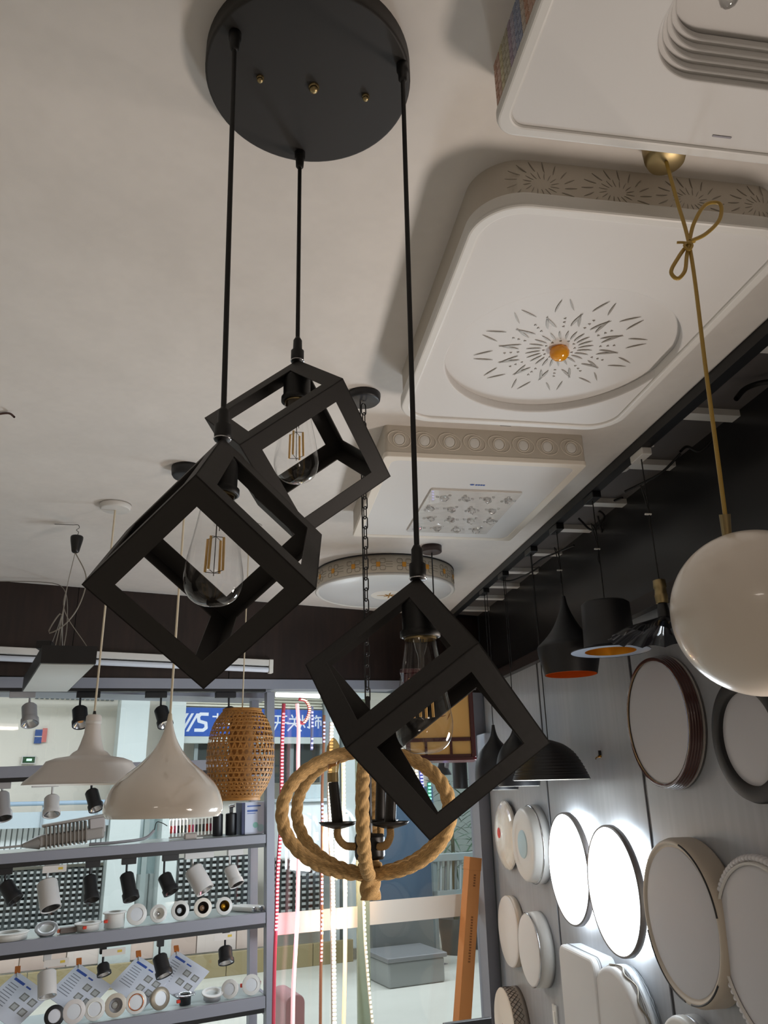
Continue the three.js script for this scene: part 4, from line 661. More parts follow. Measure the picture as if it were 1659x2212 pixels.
{
  const u = sthing('shelf_unit', 'grey metal shelf unit with spotlight tracks standing in the shop window', 'shelf unit', 0.45, 0, -0.16);
  const lx = a => a - 0.45, z0 = -0.16, z1 = 0.16;
  for (const [top, bot] of SH) {
    add(u, 'shelf_front', bx(lx(-0.6), lx(1.366), bot, top - 0.002, z1 - 0.02, z1, 0.002), M.shelf);
    add(u, 'shelf_board', bx(lx(-0.6), lx(1.366), top - 0.012, top - 0.002, z0, z1 - 0.02), M.shelfTop);
    add(u, 'track', bx(lx(-0.6), lx(1.36), bot - 0.018, bot, z1 - 0.036, z1 - 0.001), M.track, 'black spotlight track');
  }
  add(u, 'track', bx(lx(-0.6), lx(1.36), 2.098, 2.112, z1 - 0.04, z1 + 0.01), M.track, 'black spotlight track');
  add(u, 'post', bx(lx(1.368), lx(1.410), 0.03, 2.098, z1 - 0.045, z1 + 0.004, 0.002), M.post);
  add(u, 'post', bx(lx(1.368), lx(1.410), 0.03, 2.098, z0 - 0.02, z0 + 0.03, 0.002), M.post);
  add(u, 'side_brace', bx(lx(1.372), lx(1.385), 0.60, 0.64, z0, z1 - 0.03), M.post);
  for (const [top, bot] of SH.slice(0, 4)) add(u, 'side_brace', bx(lx(1.372), lx(1.39), bot, top - 0.004, z0, z1 - 0.03), M.post);
}
// spotlights: adapter pixel, head top pixel, head tip pixel, width in pixels
const spotMat = { black: M.blackMetal, white: S(0xcfccca, 0.4), silver: S(0xb0aeb0, 0.35, { metalness: 0.3 }) };
function spot(col, lens, row, ad, hd, tip, wd, label, group, fat) {
  const c = -0.03, y0 = row === 0 ? 2.098 : SH[row - 1][1] - 0.018, A = sfp(ad[0], ad[1], c), Hd = sfp(hd[0], hd[1], c), Tp = sfp(tip[0], tip[1], c), r = wd / 2 * A.s;
  const t = sthing('track_spotlight', label, 'spotlight', A.a, y0, c, group), m = spotMat[col], aw = ad[2] * A.s / 2;
  add(t, 'adapter', bx(-aw, aw, -0.028, 0, -0.014, 0.016, 0.002), m);
  const p0 = v(Hd.a - A.a, Hd.b - y0, 0), p1 = v(Tp.a - A.a, Tp.b - y0, Math.max(0.02, 0.55 * Math.abs(Hd.b - Tp.b)));
  add(t, 'stem', rod(v(p0.x, -0.026, 0), v(p0.x, p0.y + 0.004, 0), 0.005, 12), m);
  const d = p1.clone().sub(p0), L = d.length(); d.normalize();
  const q = new THREE.Quaternion().setFromUnitVectors(v(0, -1, 0), d), put = g => { g.applyQuaternion(q); g.translate(p0.x, p0.y, p0.z); return g; };
  const k = fat ? 1.0 : 0.86;
  const hd2 = add(t, 'head', put(lathe([[0, 0], [r * k * 0.8, 0], [r * k, -0.008], [r * k, -L * 0.72], [r, -L * 0.76], [r, -L], [r * 0.9, -L], [r * 0.88, -L + 0.006]], 32)), m);
  add(hd2, 'reflector', put(lathe([[r * 0.88, -L + 0.004], [r * 0.6, -L + 0.016], [r * 0.3, -L + 0.022]], 28)), lens === 'dark' ? M.darkLens : M.chrome);
  add(hd2, 'led', put(lathe([[r * 0.32, -L + 0.02], [0, -L + 0.019]], 20)), lens === 'amber' ? S(0xd69a5a, 0.4) : lens === 'dark' ? S(0x4a403a, 0.2) : S(0xe9e4d6, 0.3));
}
const G0 = 'spotlights under the window beam', G1 = 'spotlights under the upper shelf', G2 = 'spotlights under the cable shelf', G3 = 'spotlights under the downlight shelf';
spot('silver', 'white', 0, [49, 1500, 52], [63, 1524], [64, 1566], 36, 'grey spotlight with shiny reflector under the window beam', G0);
spot('black', 'amber', 0, [191, 1500, 48], [172, 1530], [173, 1568], 36, 'black spotlight with amber chip above the white enamel dish', G0);
spot('black', 'white', 0, [337, 1502, 45], [347, 1530], [354, 1568], 34, 'black spotlight turned aside behind the white bell neck', G0);
spot('black', 'white', 0, [487, 1502, 44], [494, 1531], [496, 1560], 30, 'black spotlight half hidden behind the bamboo barrel', G0);
spot('silver', 'dark', 1, [2, 1697, 40], [4, 1714], [8, 1768], 34, 'grey spotlight with black lens under the upper shelf', G1);
spot('white', 'white', 1, [98, 1697, 54], [112, 1721], [110, 1760], 36, 'white spotlight under the upper shelf below the enamel dish', G1);
spot('black', 'white', 1, [202, 1694, 30], [197, 1708], [206, 1748], 32, 'black spotlight tilted beside the white bell rim', G1);
spot('black', 'dark', 2, [14, 1876, 26], [10, 1908], [33, 1943], 36, 'large black spotlight swung towards the white canister spotlight', G2);
spot('white', 'dark', 2, [112, 1876, 30], [101, 1904], [108, 1960], 42, 'tall white canister spotlight with dark lens', G2, true);
spot('black', 'dark', 2, [200, 1873, 30], [194, 1893], [196, 1942], 32, 'black spotlight left of the pale outdoor pillar', G2);
spot('black', 'dark', 2, [278, 1868, 30], [273, 1888], [280, 1940], 34, 'long black spotlight with glossy lens over the upright white downlight', G2);
spot('black', 'dark', 2, [368, 1855, 34], [354, 1890], [367, 1926], 34, 'short black spotlight angled between the carton print and grille', G2);
spot('white', 'white', 2, [430, 1848, 62], [416, 1876], [438, 1922], 40, 'white spotlight leaning over the black-cored downlights', G2, true);
spot('white', 'dark', 2, [508, 1842, 34], [496, 1873], [507, 1910], 32, 'white spotlight with black lens nearest the shelf post', G2);
spot('white', 'white', 3, [102, 2072, 16], [101, 2098], [101, 2148], 38, 'white canister spotlight above the sample cards', G3, true);
spot('black', 'amber', 3, [222, 2060, 14], [222, 2082], [224, 2104], 30, 'small dark spotlight with amber reflector above two sample cards', G3);
spot('black', 'white', 3, [346, 2045, 14], [344, 2064], [352, 2104], 36, 'dark spotlight with silver bezel in front of the last sample card', G3);
spot('black', 'amber', 3, [488, 2028, 14], [486, 2046], [485, 2078], 34, 'dark spotlight with grey bezel above the bare floor view', G3);

// downlights standing or lying on the shelves
function upright(px, py, wd, hpx, shelf, o) { // shown face-on, resting on the shelf edge
  const c = -0.045, Q = sfp(px, py, c), y0 = SH[shelf][0], r = (wd + hpx) / 4 * Q.s;
  const t = sthing('downlight', o.label, 'downlight', Q.a, y0, c, o.group), tilt = g => { g.rotateX(PI / 2); g.rotateX(-0.18); g.rotateY(o.turn || 0); g.translate(0, r, 0); return g; };
  const bz = add(t, 'bezel', tilt(lathe([[r * 0.62, 0.01], [r * 0.98, 0.008], [r, 0.004], [r, -0.002], [r * 0.8, -0.004], [r * 0.78, -0.03], [0, -0.03]], 40)), o.bezel || M.whitePl);
  if (o.core) { const co = add(t, 'core', tilt(lathe([[r * 0.64, 0.009], [r * 0.52, -0.012], [r * 0.3, -0.02], [0, -0.02]], 36)), o.core); add(co, 'chip', tilt(lathe([[r * 0.3, -0.017], [r * 0.25, -0.013], [0, -0.011]], 24)), o.chip || M.chrome); }
  else add(t, 'diffuser', tilt(lathe([[r * 0.64, 0.007], [r * 0.5, 0.0075], [0, 0.008]], 36)), o.face || S(0xd8dade, 0.4));
  if (o.ring) add(t, 'ring', tilt((() => { const g = new THREE.TorusGeometry(r * 0.68, r * 0.06, 8, 36); g.rotateX(PI / 2); g.translate(0, 0.009, 0); return g; })()), o.ring);
  if (o.clip) for (const s of [-1, 1]) add(bz, 'spring_clip', bx(s * r - 0.006, s * r + 0.006, r - 0.008, r + 0.008, -0.02, -0.008, 0.002), M.red, 'red spring clip');
}
function lying(px, py, wd, hgt, shelf, o) {
  const c = o.c || -0.07, Q = sfp(px, py, c), y0 = SH[shelf][0], r = wd / 2 * Q.s, h = hgt;
  const t = sthing('downlight', o.label, 'downlight', Q.a, y0, c, o.group);
  const lean = g => { g.rotateX(o.lean || 0); g.translate(0, o.lift || 0, 0); return g; };
  const can = add(t, 'can', lean(lathe([[0, 0.001], [r * (o.k || 0.8), 0.001], [r * (o.k || 0.8), h - 0.006]], 36)), o.can || M.whitePl);
  add(t, 'bezel', lean(lathe([[r * 0.6, h - 0.01], [r * 0.66, h], [r * 0.97, h - 0.001], [r, h - 0.005], [r * (o.k || 0.8), h - 0.009]], 40)), o.bezel || M.whitePl);
  add(t, 'inside', lean(lathe([[r * 0.62, h - 0.008], [r * 0.5, h - 0.014], [0, h - 0.016]], 30)), o.inside || S(0xdfe3e2, 0.4));
  if (o.clip) add(can, 'spring_clip', lean(bx(o.clip * r - 0.008, o.clip * r + 0.008, h * 0.4, h * 0.4 + 0.012, r * 0.5, r * 0.9, 0.002)), M.red, 'red spring clip');
}
const K1 = 'downlights on the middle shelf', K2 = 'downlights on the lower shelf';
lying(22, 2010, 78, 0.03, 2, { label: 'wide flat white panel downlight lying at the open end of the shelf', group: K1, k: 0.9, c: -0.06 });
lying(100, 2008, 48, 0.022, 2, { label: 'thin grey downlight tipped over on the shelf', group: K1, lean: 0.5, lift: 0.012, bezel: spotMat.silver, can: spotMat.silver });
lying(190, 2000, 58, 0.034, 2, { label: 'low white downlight lying flat with a red clip', group: K1, clip: -0.3, c: -0.06 });
lying(247, 1990, 50, 0.065, 2, { label: 'deep white downlight can standing open side up', group: K1, clip: -0.8, k: 0.84 });
{ const Q = sfp(148, 2000, -0.07), t = sthing('terminal_block', 'small brown driver block with orange ends among the downlights', 'driver', Q.a, SH[2][0], -0.07); add(t, 'case', bx(-0.035, 0.035, 0, 0.022, -0.02, 0.02, 0.003), S(0x6d625c, 0.5)); for (const s of [-1, 1]) add(t, 'terminal', bx(s * 0.038 - 0.008, s * 0.038 + 0.008, 0.004, 0.018, -0.014, 0.014), S(0xc86a4a, 0.5)); }
upright(295, 1980, 41, 44, 2, { label: 'upright white downlight with a plain frosted centre', group: K1 });
upright(342, 1976, 34, 38, 2, { label: 'upright small white downlight with a tiny shiny chip', group: K1, face: M.whiteMatte, ring: M.whitePl, core: M.whiteMatte, chip: M.chrome });
upright(389, 1970, 37, 40, 2, { label: 'upright white downlight with black core and painted white reflection', group: K1, core: M.darkLens, chip: S(0xd6dadf, 0.2) });  // pale chip colour paints in the reflection on the black core
upright(438, 1963, 37, 40, 2, { label: 'upright cream downlight with black core and brown chip', group: K1, bezel: M.cream, core: M.darkLens, chip: S(0x8a6a50, 0.3) });
upright(484, 1958, 33, 38, 2, { label: 'upright thin-rimmed downlight with a golden chip', group: K1, core: M.darkLens, chip: M.goldIn });
for (let k = 0; k < 3; k++) { const Q = sfp(535 + 14 * k, 1966 + 2 * k, -0.06), t = sthing('tube_light', ['white tube light lying on the shelf next to the golden-chip downlight', 'white tube light lying between two others on the shelf', 'white tube light lying against the shelf post'][k], 'tube light', Q.a, SH[2][0] + 0.012, -0.09, 'tube lights on the middle shelf');
  add(t, 'tube', rod(v(-0.07, 0, -0.09), v(0.02, 0, 0.06), 0.012, 18), M.whitePl); add(t, 'end_cap', rod(v(0.02, 0, 0.06), v(0.026, 0, 0.07), 0.0115, 18), M.chrome, 'chrome end cap'); }
upright(117, 2203, 34, 50, 3, { label: 'upright white downlight with a black top rim', group: K2, bezel: M.blackMetal, face: S(0xdcdce2, 0.4) });
upright(159, 2196, 44, 50, 3, { label: 'upright plain white downlight with a soft beige rim', group: K2, bezel: S(0xd8d0cc, 0.4) });
upright(204, 2186, 37, 50, 3, { label: 'upright slim white downlight with an inner ring line', group: K2, ring: M.whiteMatte });
upright(249, 2180, 43, 48, 3, { label: 'upright beige downlight with a grey reflector', group: K2, bezel: M.beigeRing, core: spotMat.silver, chip: S(0xa6a29a, 0.3) });
upright(293, 2174, 43, 46, 3, { label: 'upright white downlight with a rose gold inner ring', group: K2, ring: M.copper });
upright(345, 2165, 40, 48, 3, { label: 'upright downlight with a dull bronze rim', group: K2, bezel: S(0x8d8272, 0.35, { metalness: 0.4 }), turn: 0.3 });
lying(400, 2160, 44, 0.045, 3, { label: 'chrome bowl downlight with a red clip', group: K2, clip: -0.8, k: 0.55, can: M.blackMetal, bezel: M.chrome, inside: spotMat.silver });
lying(458, 2150, 46, 0.032, 3, { label: 'flat white downlight lying tipped with a silver can', group: K2, lean: 0.25, lift: 0.006, can: spotMat.silver });
upright(497, 2135, 30, 44, 3, { label: 'upright white downlight turned sideways next to a red-clipped one', group: K2, turn: -0.5 });
upright(543, 2130, 36, 44, 3, { label: 'upright round white downlight with red clips', group: K2, clip: 1, turn: -0.2 });

// sample cards set on their corners
const cardTex = (() => { const cv = document.createElement('canvas'); cv.width = cv.height = 256; const x = cv.getContext('2d'); x.fillStyle = '#dcdde8'; x.fillRect(0, 0, 256, 256); x.fillStyle = '#3a56a8'; x.fillRect(22, 30, 74, 16); x.fillRect(112, 34, 34, 10); x.fillStyle = '#8a8c98'; for (let i = 0; i < 8; i++) x.fillRect(22, 66 + i * 18, 60 + (i * 37) % 34, 5); x.fillStyle = '#85837f'; for (const [a, b] of [[132, 70], [192, 70], [132, 140], [192, 140]]) x.fillRect(a, b, 42, 42); x.fillStyle = '#b9b8b8'; for (const [a, b] of [[132, 70], [192, 70], [132, 140], [192, 140]]) x.fillRect(a + 7, b + 7, 28, 28); const t = new THREE.CanvasTexture(cv); t.colorSpace = THREE.SRGBColorSpace; return t; })();
const cardMat = S(0xffffff, 0.6, { map: cardTex });
[[36, 2124, 'sample card with blue heading at the open end of the lower shelf'], [170, 2112, 'sample card between two others behind the row of white downlights'], [300, 2096, 'sample card behind the rose gold downlight'], [384, 2070, 'sample card beside the dark spotlight with silver bezel']].forEach(([px, py, lab], i) => {
  const Q = sfp(px, py, -0.27), t = sthing('sample_card', lab, 'card', Q.a, SH[3][0], -0.09 - 0.006 * (i % 2), 'sample cards on the lower shelf'), s = 0.2, lean = -0.86, up = g => { g.translate(0, s * 0.7072, 0); g.rotateX(lean); g.translate(0, 0.002, 0); return g; };
  const g = new THREE.BoxGeometry(s, s, 0.003); g.rotateZ(-PI / 4); const sh = add(t, 'sheet', up(g), cardMat); add(sh, 'clip', up(bx(-0.012, 0.012, s * 0.66, s * 0.82, -0.002, 0.01, 0.002)), M.orangeClip, 'orange clip'); add(sh, 'string', up(rod(v(0, s * 0.56, 0.004), v(0, s * 0.68, 0.004), 0.003)), M.whitePl);
});
{ // things on the cable shelf
  const y0 = SH[1][0], Q = sfp(150, 1810, -0.08), t = sthing('floodlight', 'grey finned outdoor lamp head with a cable lying on the shelf', 'floodlight', Q.a, y0 + 0.011, -0.1);
  add(t, 'body', bx(-0.13, 0.155, 0.008, 0.06, -0.05, 0.05, 0.012).rotateZ(0.08), S(0x9b948e, 0.45)); for (let k = 0; k < 11; k++) add(t, 'fin', bx(-0.1 + k * 0.017, -0.094 + k * 0.017, 0.0, 0.095, -0.055, 0.06).rotateZ(0.08), S(0x8a837c, 0.45)); add(t, 'top_rail', bx(-0.11, 0.16, 0.095, 0.108, -0.04, 0.04, 0.004).rotateZ(0.12), S(0xa8a19b, 0.4)); add(t, 'driver_case', bx(0.09, 0.16, 0.03, 0.1, -0.04, 0.045, 0.006).rotateZ(0.1), S(0xb4adab, 0.4));
  add(t, 'nozzle', rod(v(-0.13, 0.02, 0.02), v(-0.2, 0.012, 0.04), 0.03, 16, 0.008), S(0x8d8781, 0.4)); add(t, 'cable', tube([v(-0.2, 0.012, 0.04), v(-0.28, 0.01, 0.05), v(-0.4, 0.008, 0.05)], 0.005, 20, 8), S(0x9a948e, 0.5));
  const C = sfp(300, 1800, -0.06), c = sthing('cable', 'thick grey cable with bare wires curling up on the shelf', 'cable', C.a, y0, -0.08); add(c, 'sheath', tube([v(-0.22, 0.007, 0), v(-0.08, 0.008, 0.01), v(0.04, 0.02, 0), v(0.075, 0.05, 0)], 0.007, 30, 8), S(0x9a989c, 0.5)); add(c, 'core_wire', tube([v(0.075, 0.05, 0), v(0.085, 0.085, 0), v(0.11, 0.08, 0), v(0.135, 0.065, 0.005)], 0.0022, 24, 6), M.cord, 'bare dark wire');
  const R = sfp(412, 1798, -0.2), r = sthing('tube_rack', 'rack of two rows of small red and black striped tubes', 'rack', R.a, y0, -0.2), rm = [M.red, M.joint, S(0x4d4f58, 0.5), S(0xc05070, 0.5), S(0x6b6a52, 0.5)]; const w = 92 * R.s / 2; for (const [ya, yb] of [[0.004, 0.085], [0.095, 0.165]]) { add(r, 'rail', bx(-w, w, ya - 0.004, ya + 0.004, -0.004, 0.018), M.whitePl); for (let k = 0; k < 12; k++) { const x = -w + (k + 0.5) * 2 * w / 12, tb = add(r, 'tube', rod(v(x, ya + 0.004, 0.006), v(x, yb, 0.006), 0.0055, 10), M.whitePl); add(tb, 'colour_band', rod(v(x, ya + 0.02, 0.006), v(x, ya + 0.055, 0.006), 0.006, 10), rm[(k * 3 + (ya > 0.05 ? 1 : 0)) % 5]); } }
  const B = sfp(547, 1796, -0.1), bxh = 64 * B.s, bw = 46 * B.s / 2, b = sthing('product_box', 'white carton with dark blue spine and blue print next to the post', 'box', B.a, y0, -0.12); add(b, 'carton', bx(-bw, bw, 0, bxh, -0.06, 0.06, 0.001), S(0xcfd2e2, 0.6)); add(b, 'spine', bx(-bw - 0.016, -bw, 0, bxh, -0.06, 0.058), S(0x1a2250, 0.5), 'dark blue spine'); for (const [a0, a1, q0, q1] of [[0.1, 0.75, 0.86, 0.9], [0.1, 0.6, 0.70, 0.76], [0.1, 0.5, 0.64, 0.66]]) add(b, 'print', bx(-bw + 2 * bw * a0, -bw + 2 * bw * a1, bxh * q0, bxh * q1, 0.06, 0.0605), M.blue); const pr = zl([[0.014, 0], [0.014, 0.0006], [0, 0.0006]], 20); pr.translate(0.0, bxh * 0.28, 0.06); add(b, 'print', pr, S(0x8fc4b8, 0.6)); const pr2 = zl([[0.018, 0], [0.018, 0.0006], [0, 0.0006]], 20); pr2.translate(0.026, bxh * 0.18, 0.06); add(b, 'print', pr2, S(0xb4d2dc, 0.6));
  for (const [px, wd, lab] of [[472, 22, 'black cylinder spotlight standing on the shelf behind the white bell rim'], [501, 24, 'black cylinder spotlight standing against the white carton']]) { const D = sfp(px, 1798, -0.1), d = sthing('standing_spotlight', lab, 'spotlight', D.a, y0, -0.12, 'black cylinders on the cable shelf'), rr = wd / 2 * D.s; add(d, 'body', lathe([[0, 0], [rr, 0], [rr, 0.1], [rr * 0.9, 0.105], [0, 0.105]], 28), M.blackMetal); add(d, 'bracket', bx(-0.008, 0.008, 0.105, 0.14, -0.006, 0.006), M.blackMetal); add(d, 'knob', rod(v(-0.014, 0.135, 0.008), v(0.014, 0.14, 0.008), 0.008, 12), px > 490 ? M.chrome : M.darkLens); }
  const E2 = sfp(412, 1802, -0.02), e = sthing('junction_cover', 'small beige plastic cover lying in front of the tube rack', 'cover', E2.a, y0, -0.03); add(e, 'cover', bx(-0.03, 0.03, 0, 0.028, -0.018, 0.018, 0.008), S(0xa79c94, 0.5)); add(e, 'tab', bx(0.028, 0.06, 0, 0.006, -0.012, 0.012, 0.001), M.whitePl);
}
// price labels on the shelf edges
[[118, 1876, 'cream price label taped under the cable shelf'], [122, 2078, 'white price label taped under the downlight shelf'], [246, 2055, 'white price label taped beside the amber-reflector spotlight'], [485, 2022, 'white price label taped near the shelf post']].forEach(([px, py, lab]) => { const Q = sfp(px, py, 0.002), t = sthing('price_label', lab, 'label', Q.a, Q.b, 0.002, 'price labels on the shelf edges'); add(t, 'paper', bx(-0.05, 0.05, -0.016, 0.012, 0, 0.0015), S(0xd9d2cc, 0.7)); add(t, 'print', bx(0.015, 0.035, -0.006, 0.004, 0.0015, 0.0019), S(0xd2b44a, 0.7)); });

// ---------------------------------------------------------------- strip lights hanging in the doorway
function strip(label, path, w, body, chips, opt = {}) {
  const o = 0.0, pts = path.map(([a, b]) => bpx(a, b, o).p), t = thing('strip_light', label, 'strip light', pts[0], opt.group === undefined ? 'strip lights hanging in the doorway' : opt.group);
  const cv = new THREE.CatmullRomCurve3(pts), L = cv.getLength(), r = w / 2 * depthOf(pts[0]) / FPX;
  const slv = addW(t, 'sleeve', new THREE.TubeGeometry(cv, Math.max(30, path.length * 12), r, 8), body);
  for (const [s0, s1, m, gap = 0.017] of chips) { const n = Math.floor((s1 - s0) * L / gap), gs = []; for (let i = 0; i < n; i++) { const s = s0 + (s1 - s0) * (i + 0.5) / n, p = cv.getPointAt(s).addScaledVector(BN, r * 0.75), g = bx(-r * 0.72, r * 0.72, -gap * 0.26, gap * 0.26, -r * 0.4, r * 0.4); g.rotateY(BROT); g.translate(p.x, p.y, p.z); gs.push(g); } if (gs.length) { const m2 = addW(slv, 'light_chips', merge(gs), m); m2.userData.kind = 'stuff'; } }
  return { t, cv };
}
const LR = lit(new THREE.Color(1, 0.05, 0.12), 1.1), LP = lit(new THREE.Color(1, 0.30, 0.32), 0.9), LB = lit(new THREE.Color(0.22, 0.22, 1), 1.5), LW = lit(new THREE.Color(1, 0.95, 0.82), 2.0), LY = lit(new THREE.Color(1, 0.82, 0.40), 1.6), LO = lit(new THREE.Color(1, 0.42, 0.05), 0.7), LG = lit(new THREE.Color(0.05, 0.9, 0.5), 1.2);
const redSl = S(0xd65064, 0.3), pinkSl = S(0xf0a0a0, 0.3), clearSl = S(0xd8c8b8, 0.3), brownSl = S(0xb07858, 0.35), orangeSl = S(0xe87a28, 0.35), whiteSl = S(0xe6e0d2, 0.3);
strip('red glowing strip light nearest the shelf post', [[613, 1520], [611, 1560], [609, 1620], [608, 1700], [606, 1790], [600, 1880], [597, 1980], [594, 2040], [592, 2110], [590, 2230]], 8, redSl, [[0.03, 0.72, LR]]);
strip('pale pink strip light hanging straight beside the red one', [[642, 1520], [645, 1570], [644, 1640], [645, 1720], [646, 1800], [644, 1900], [642, 1990], [638, 2060], [634, 2130], [632, 2230]], 8, LP, []);
strip('orange-red strip light curled in a hook at the top of the doorway', [[646, 1510], [660, 1514], [668, 1530], [664, 1550], [655, 1562], [648, 1560]], 7, redSl, [[0.05, 0.9, LY, 0.011]]);
strip('blue and red segmented strip light in the doorway', [[674, 1526], [674, 1580], [673, 1620]], 6, S(0x9098c0, 0.3), [[0.1, 0.5, LB], [0.7, 1, LB]]);
strip('long colour-changing strip light of blue and red segments beside the white one', [[700, 1545], [699, 1620], [696, 1700], [696, 1800], [695, 1900], [695, 2000], [693, 2100], [692, 2230]], 6, brownSl, [[0.02, 0.1, LB], [0.30, 0.38, LB], [0.50, 0.58, LR], [0.55, 0.63, LB], [0.68, 0.72, LB], [0.64, 0.68, LR], [0.73, 0.80, LR]]);
const ws = strip('bright white strip light hanging the full height of the doorway', [[716, 1560], [714, 1610], [711, 1700], [714, 1800], [717, 1900], [719, 2000], [720, 2100], [721, 2230]], 10, whiteSl, [[0, 1, LW]]);
strip('orange strip light with yellow chips beside the white one', [[741, 1620], [742, 1700], [743, 1800], [745, 1900], [746, 2000], [745, 2100], [742, 2230]], 8, LO, [[0, 0.55, LY, 0.02]]);
strip('slanting warm yellow strip light below the rope globe', [[784, 1900], [786, 1960], [788, 2020], [792, 2080], [797, 2140], [806, 2230]], 6, whiteSl, [[0, 1, LY, 0.02]]);
strip('blue strip light near the wooden lantern', [[907, 1640], [909, 1670], [912, 1710]], 8, S(0x5a64b0, 0.3), [[0, 1, LB]]);
strip('green strip light near the wooden lantern', [[926, 1690], [927, 1715], [929, 1745]], 8, S(0x4aa88c, 0.3), [[0, 1, LG]]);
strip('violet-blue strip light behind the rope globe edge', [[962, 1690], [964, 1720], [967, 1750]], 7, S(0x6068b0, 0.3), [[0, 1, LB]]);
strip('short white strip light behind the rope globe', [[894, 1640], [898, 1665], [901, 1690]], 7, whiteSl, [[0, 1, LW]]);
{ const p = ws.cv.getPointAt(0.68), q = ws.cv.getPointAt(0.4), r2 = bpx(622, 2010, 0.0).p;
  for (const [w, c, i] of [[p, new THREE.Color(1, 0.93, 0.78), 0.10], [q, new THREE.Color(1, 0.93, 0.78), 0.10], [r2, new THREE.Color(1, 0.18, 0.3), 0.03], [bpx(750, 1900, 0).p, new THREE.Color(1, 0.55, 0.18), 0.16]]) { const l = new THREE.PointLight(c, i); l.position.copy(w).addScaledVector(BN, 0.03); l.castShadow = true; scene.add(l); } }
{ // leaning carton and black edge at the foot of the frame
  const o = 0.02, a = bpx(1016, 1848, o), b0 = bpx(990, 2230, o), t = thing('long_carton', 'tall narrow brown cardboard carton leaning beside the display wall', 'box', bk(b0.t, 0, 0.05), null, BROT);
  const hgt = a.y, lean = Math.atan2(a.t - b0.t, a.y - b0.y), off = b0.t - Math.tan(lean) * b0.y; const g = bx(-0.037, 0.037, 0, hgt, -0.03, 0.03, 0.002); g.rotateZ(-lean); g.translate(off - b0.t, 0.004, 0); add(t, 'carton', g, M.carton);
  const lid = bx(-0.0385, 0.0385, hgt - 0.06, hgt + 0.004, -0.032, 0.032, 0.002); lid.rotateZ(-lean); lid.translate(off - b0.t, 0.004, 0); add(t, 'lid', lid, M.carton);
  for (const [h0, n] of [[hgt - 0.14, 5], [hgt - 0.5, 17]]) { const gs = []; for (let k = 0; k < n; k++) gs.push(bx(-0.006 + (k % 3) * 0.001, 0.008, h0 + k * 0.013, h0 + k * 0.013 + 0.008, 0.0300, 0.0304)); const gm = merge(gs); gm.rotateZ(-lean); gm.translate(off - b0.t, 0.004, 0); add(t, 'print', gm, S(0x7a4a1e, 0.7), 'brown printed line'); }
  const c = onZ(1012, 2203, -3.2), t2 = thing('display_stand', 'black framed stand top just below the lamps of the display wall', 'stand', v(c.x, 0, c.z), null, 0.2); add(t2, 'top_frame', bx(-0.1, 0.09, c.y - 0.03, c.y, -0.01, 0.01, 0.003), M.iron); for (const s of [-1, 1]) add(t2, 'leg', bx(s * 0.08 - 0.035, s * 0.08 - 0.015, 0, c.y - 0.03, -0.01, 0.01), M.blackMetal);
}

// ---------------------------------------------------------------- the corridor outside and the shops across it
const FO = -4.7;
function ob(t0, t1, y0, y1, o0, o1, r) { const g = bx(t0, t1, y0, y1, o0, o1, r); g.rotateY(BROT); g.translate(BP.x, 0, BP.z); return g; }
struct('corridor_floor', ob(-6, 11, -0.12, -0.02, -7.5, -0.42), S(0xdfe0d6, 0.22, { map: texStone }), 'pale polished tiles of the corridor outside');
struct('corridor_ceiling', ob(-6, 11, 3.0, 3.1, -7.5, -0.17), S(0xd9dcdd, 0.8), 'corridor ceiling outside');
struct('corridor_wall', ob(-6, 11, -0.1, 3.0, FO - 0.5, FO - 0.3), S(0xf0eadd, 0.6), 'white wall across the corridor');
struct('corridor_end', ob(-6.1, -6, -0.1, 3.0, -7.5, -0.16), S(0xd0d4d4, 0.7), 'corridor end');
struct('corridor_end_2', ob(11, 11.1, -0.1, 3.0, -7.5, -0.16), S(0xb0b6b8, 0.7), 'far corridor end');
struct('facade_strip', ob(-6, -2.4, -0.1, 3.0, -0.5, -0.2), S(0xc8c8c8, 0.7), 'outer wall of the shop');
struct('facade_strip_2', ob(2.70, 11, -0.1, 3.0, -0.17, -0.12), S(0xc8c8c8, 0.7), 'outer wall of the shop beyond the display wall');
struct('facade_head', ob(-2.4, 2.69, 2.2, 3.0, -0.44, -0.16), S(0xc8c8c8, 0.7), 'outer head above the shop window');
for (const [t, o] of [[-0.6, -2.6], [1.6, -2.6], [3.8, -2.6], [6.0, -2.6]]) { const p = thing('corridor_panel_light', 'flat lit panel in the corridor ceiling outside', 'light', bk(t, 3.0, o), 'panel lights of the corridor ceiling', BROT); add(p, 'frame', bx(-0.83, 0.83, -0.03, 0, -0.33, 0.33), M.whitePl); add(p, 'diffuser', bx(-0.8, 0.8, -0.036, -0.03, -0.3, 0.3), lit(new THREE.Color(0.93, 0.97, 1), 1.4), 'glowing panel'); }
// a piece drawn between two pixels on the facade
function fpiece(name, label, cat, px0, py0, px1, py1, o, d, build, group) {
  const pm = (px0 + px1) / 2, pn = (py0 + py1) / 2, t0 = bpx(px0, pn, o).t, t1 = bpx(px1, pn, o).t, y1 = bpx(pm, py0, o).y, y0 = bpx(pm, py1, o).y;
  const t = thing(name, label, cat, bk((t0 + t1) / 2, y0, o), group, BROT); build(t, t1 - t0, y1 - y0, d, (t0 + t1) / 2, y0); return t;
}
const simple = mat => (t, w, h, d) => add(t, 'board', bx(-w / 2, w / 2, 0, h, 0, d), mat);
const toFloor = mat => (t, w, h, d, tc, y0) => { t.position.y = -0.02; ORG.get(t).y = -0.02; add(t, 'shaft', bx(-w / 2, w / 2, 0, y0 + h + 0.02, 0, d), mat); add(t, 'plinth', bx(-w / 2 - 0.01, w / 2 + 0.01, 0, 0.1, 0, d + 0.012), S(0x9a9484, 0.5)); };
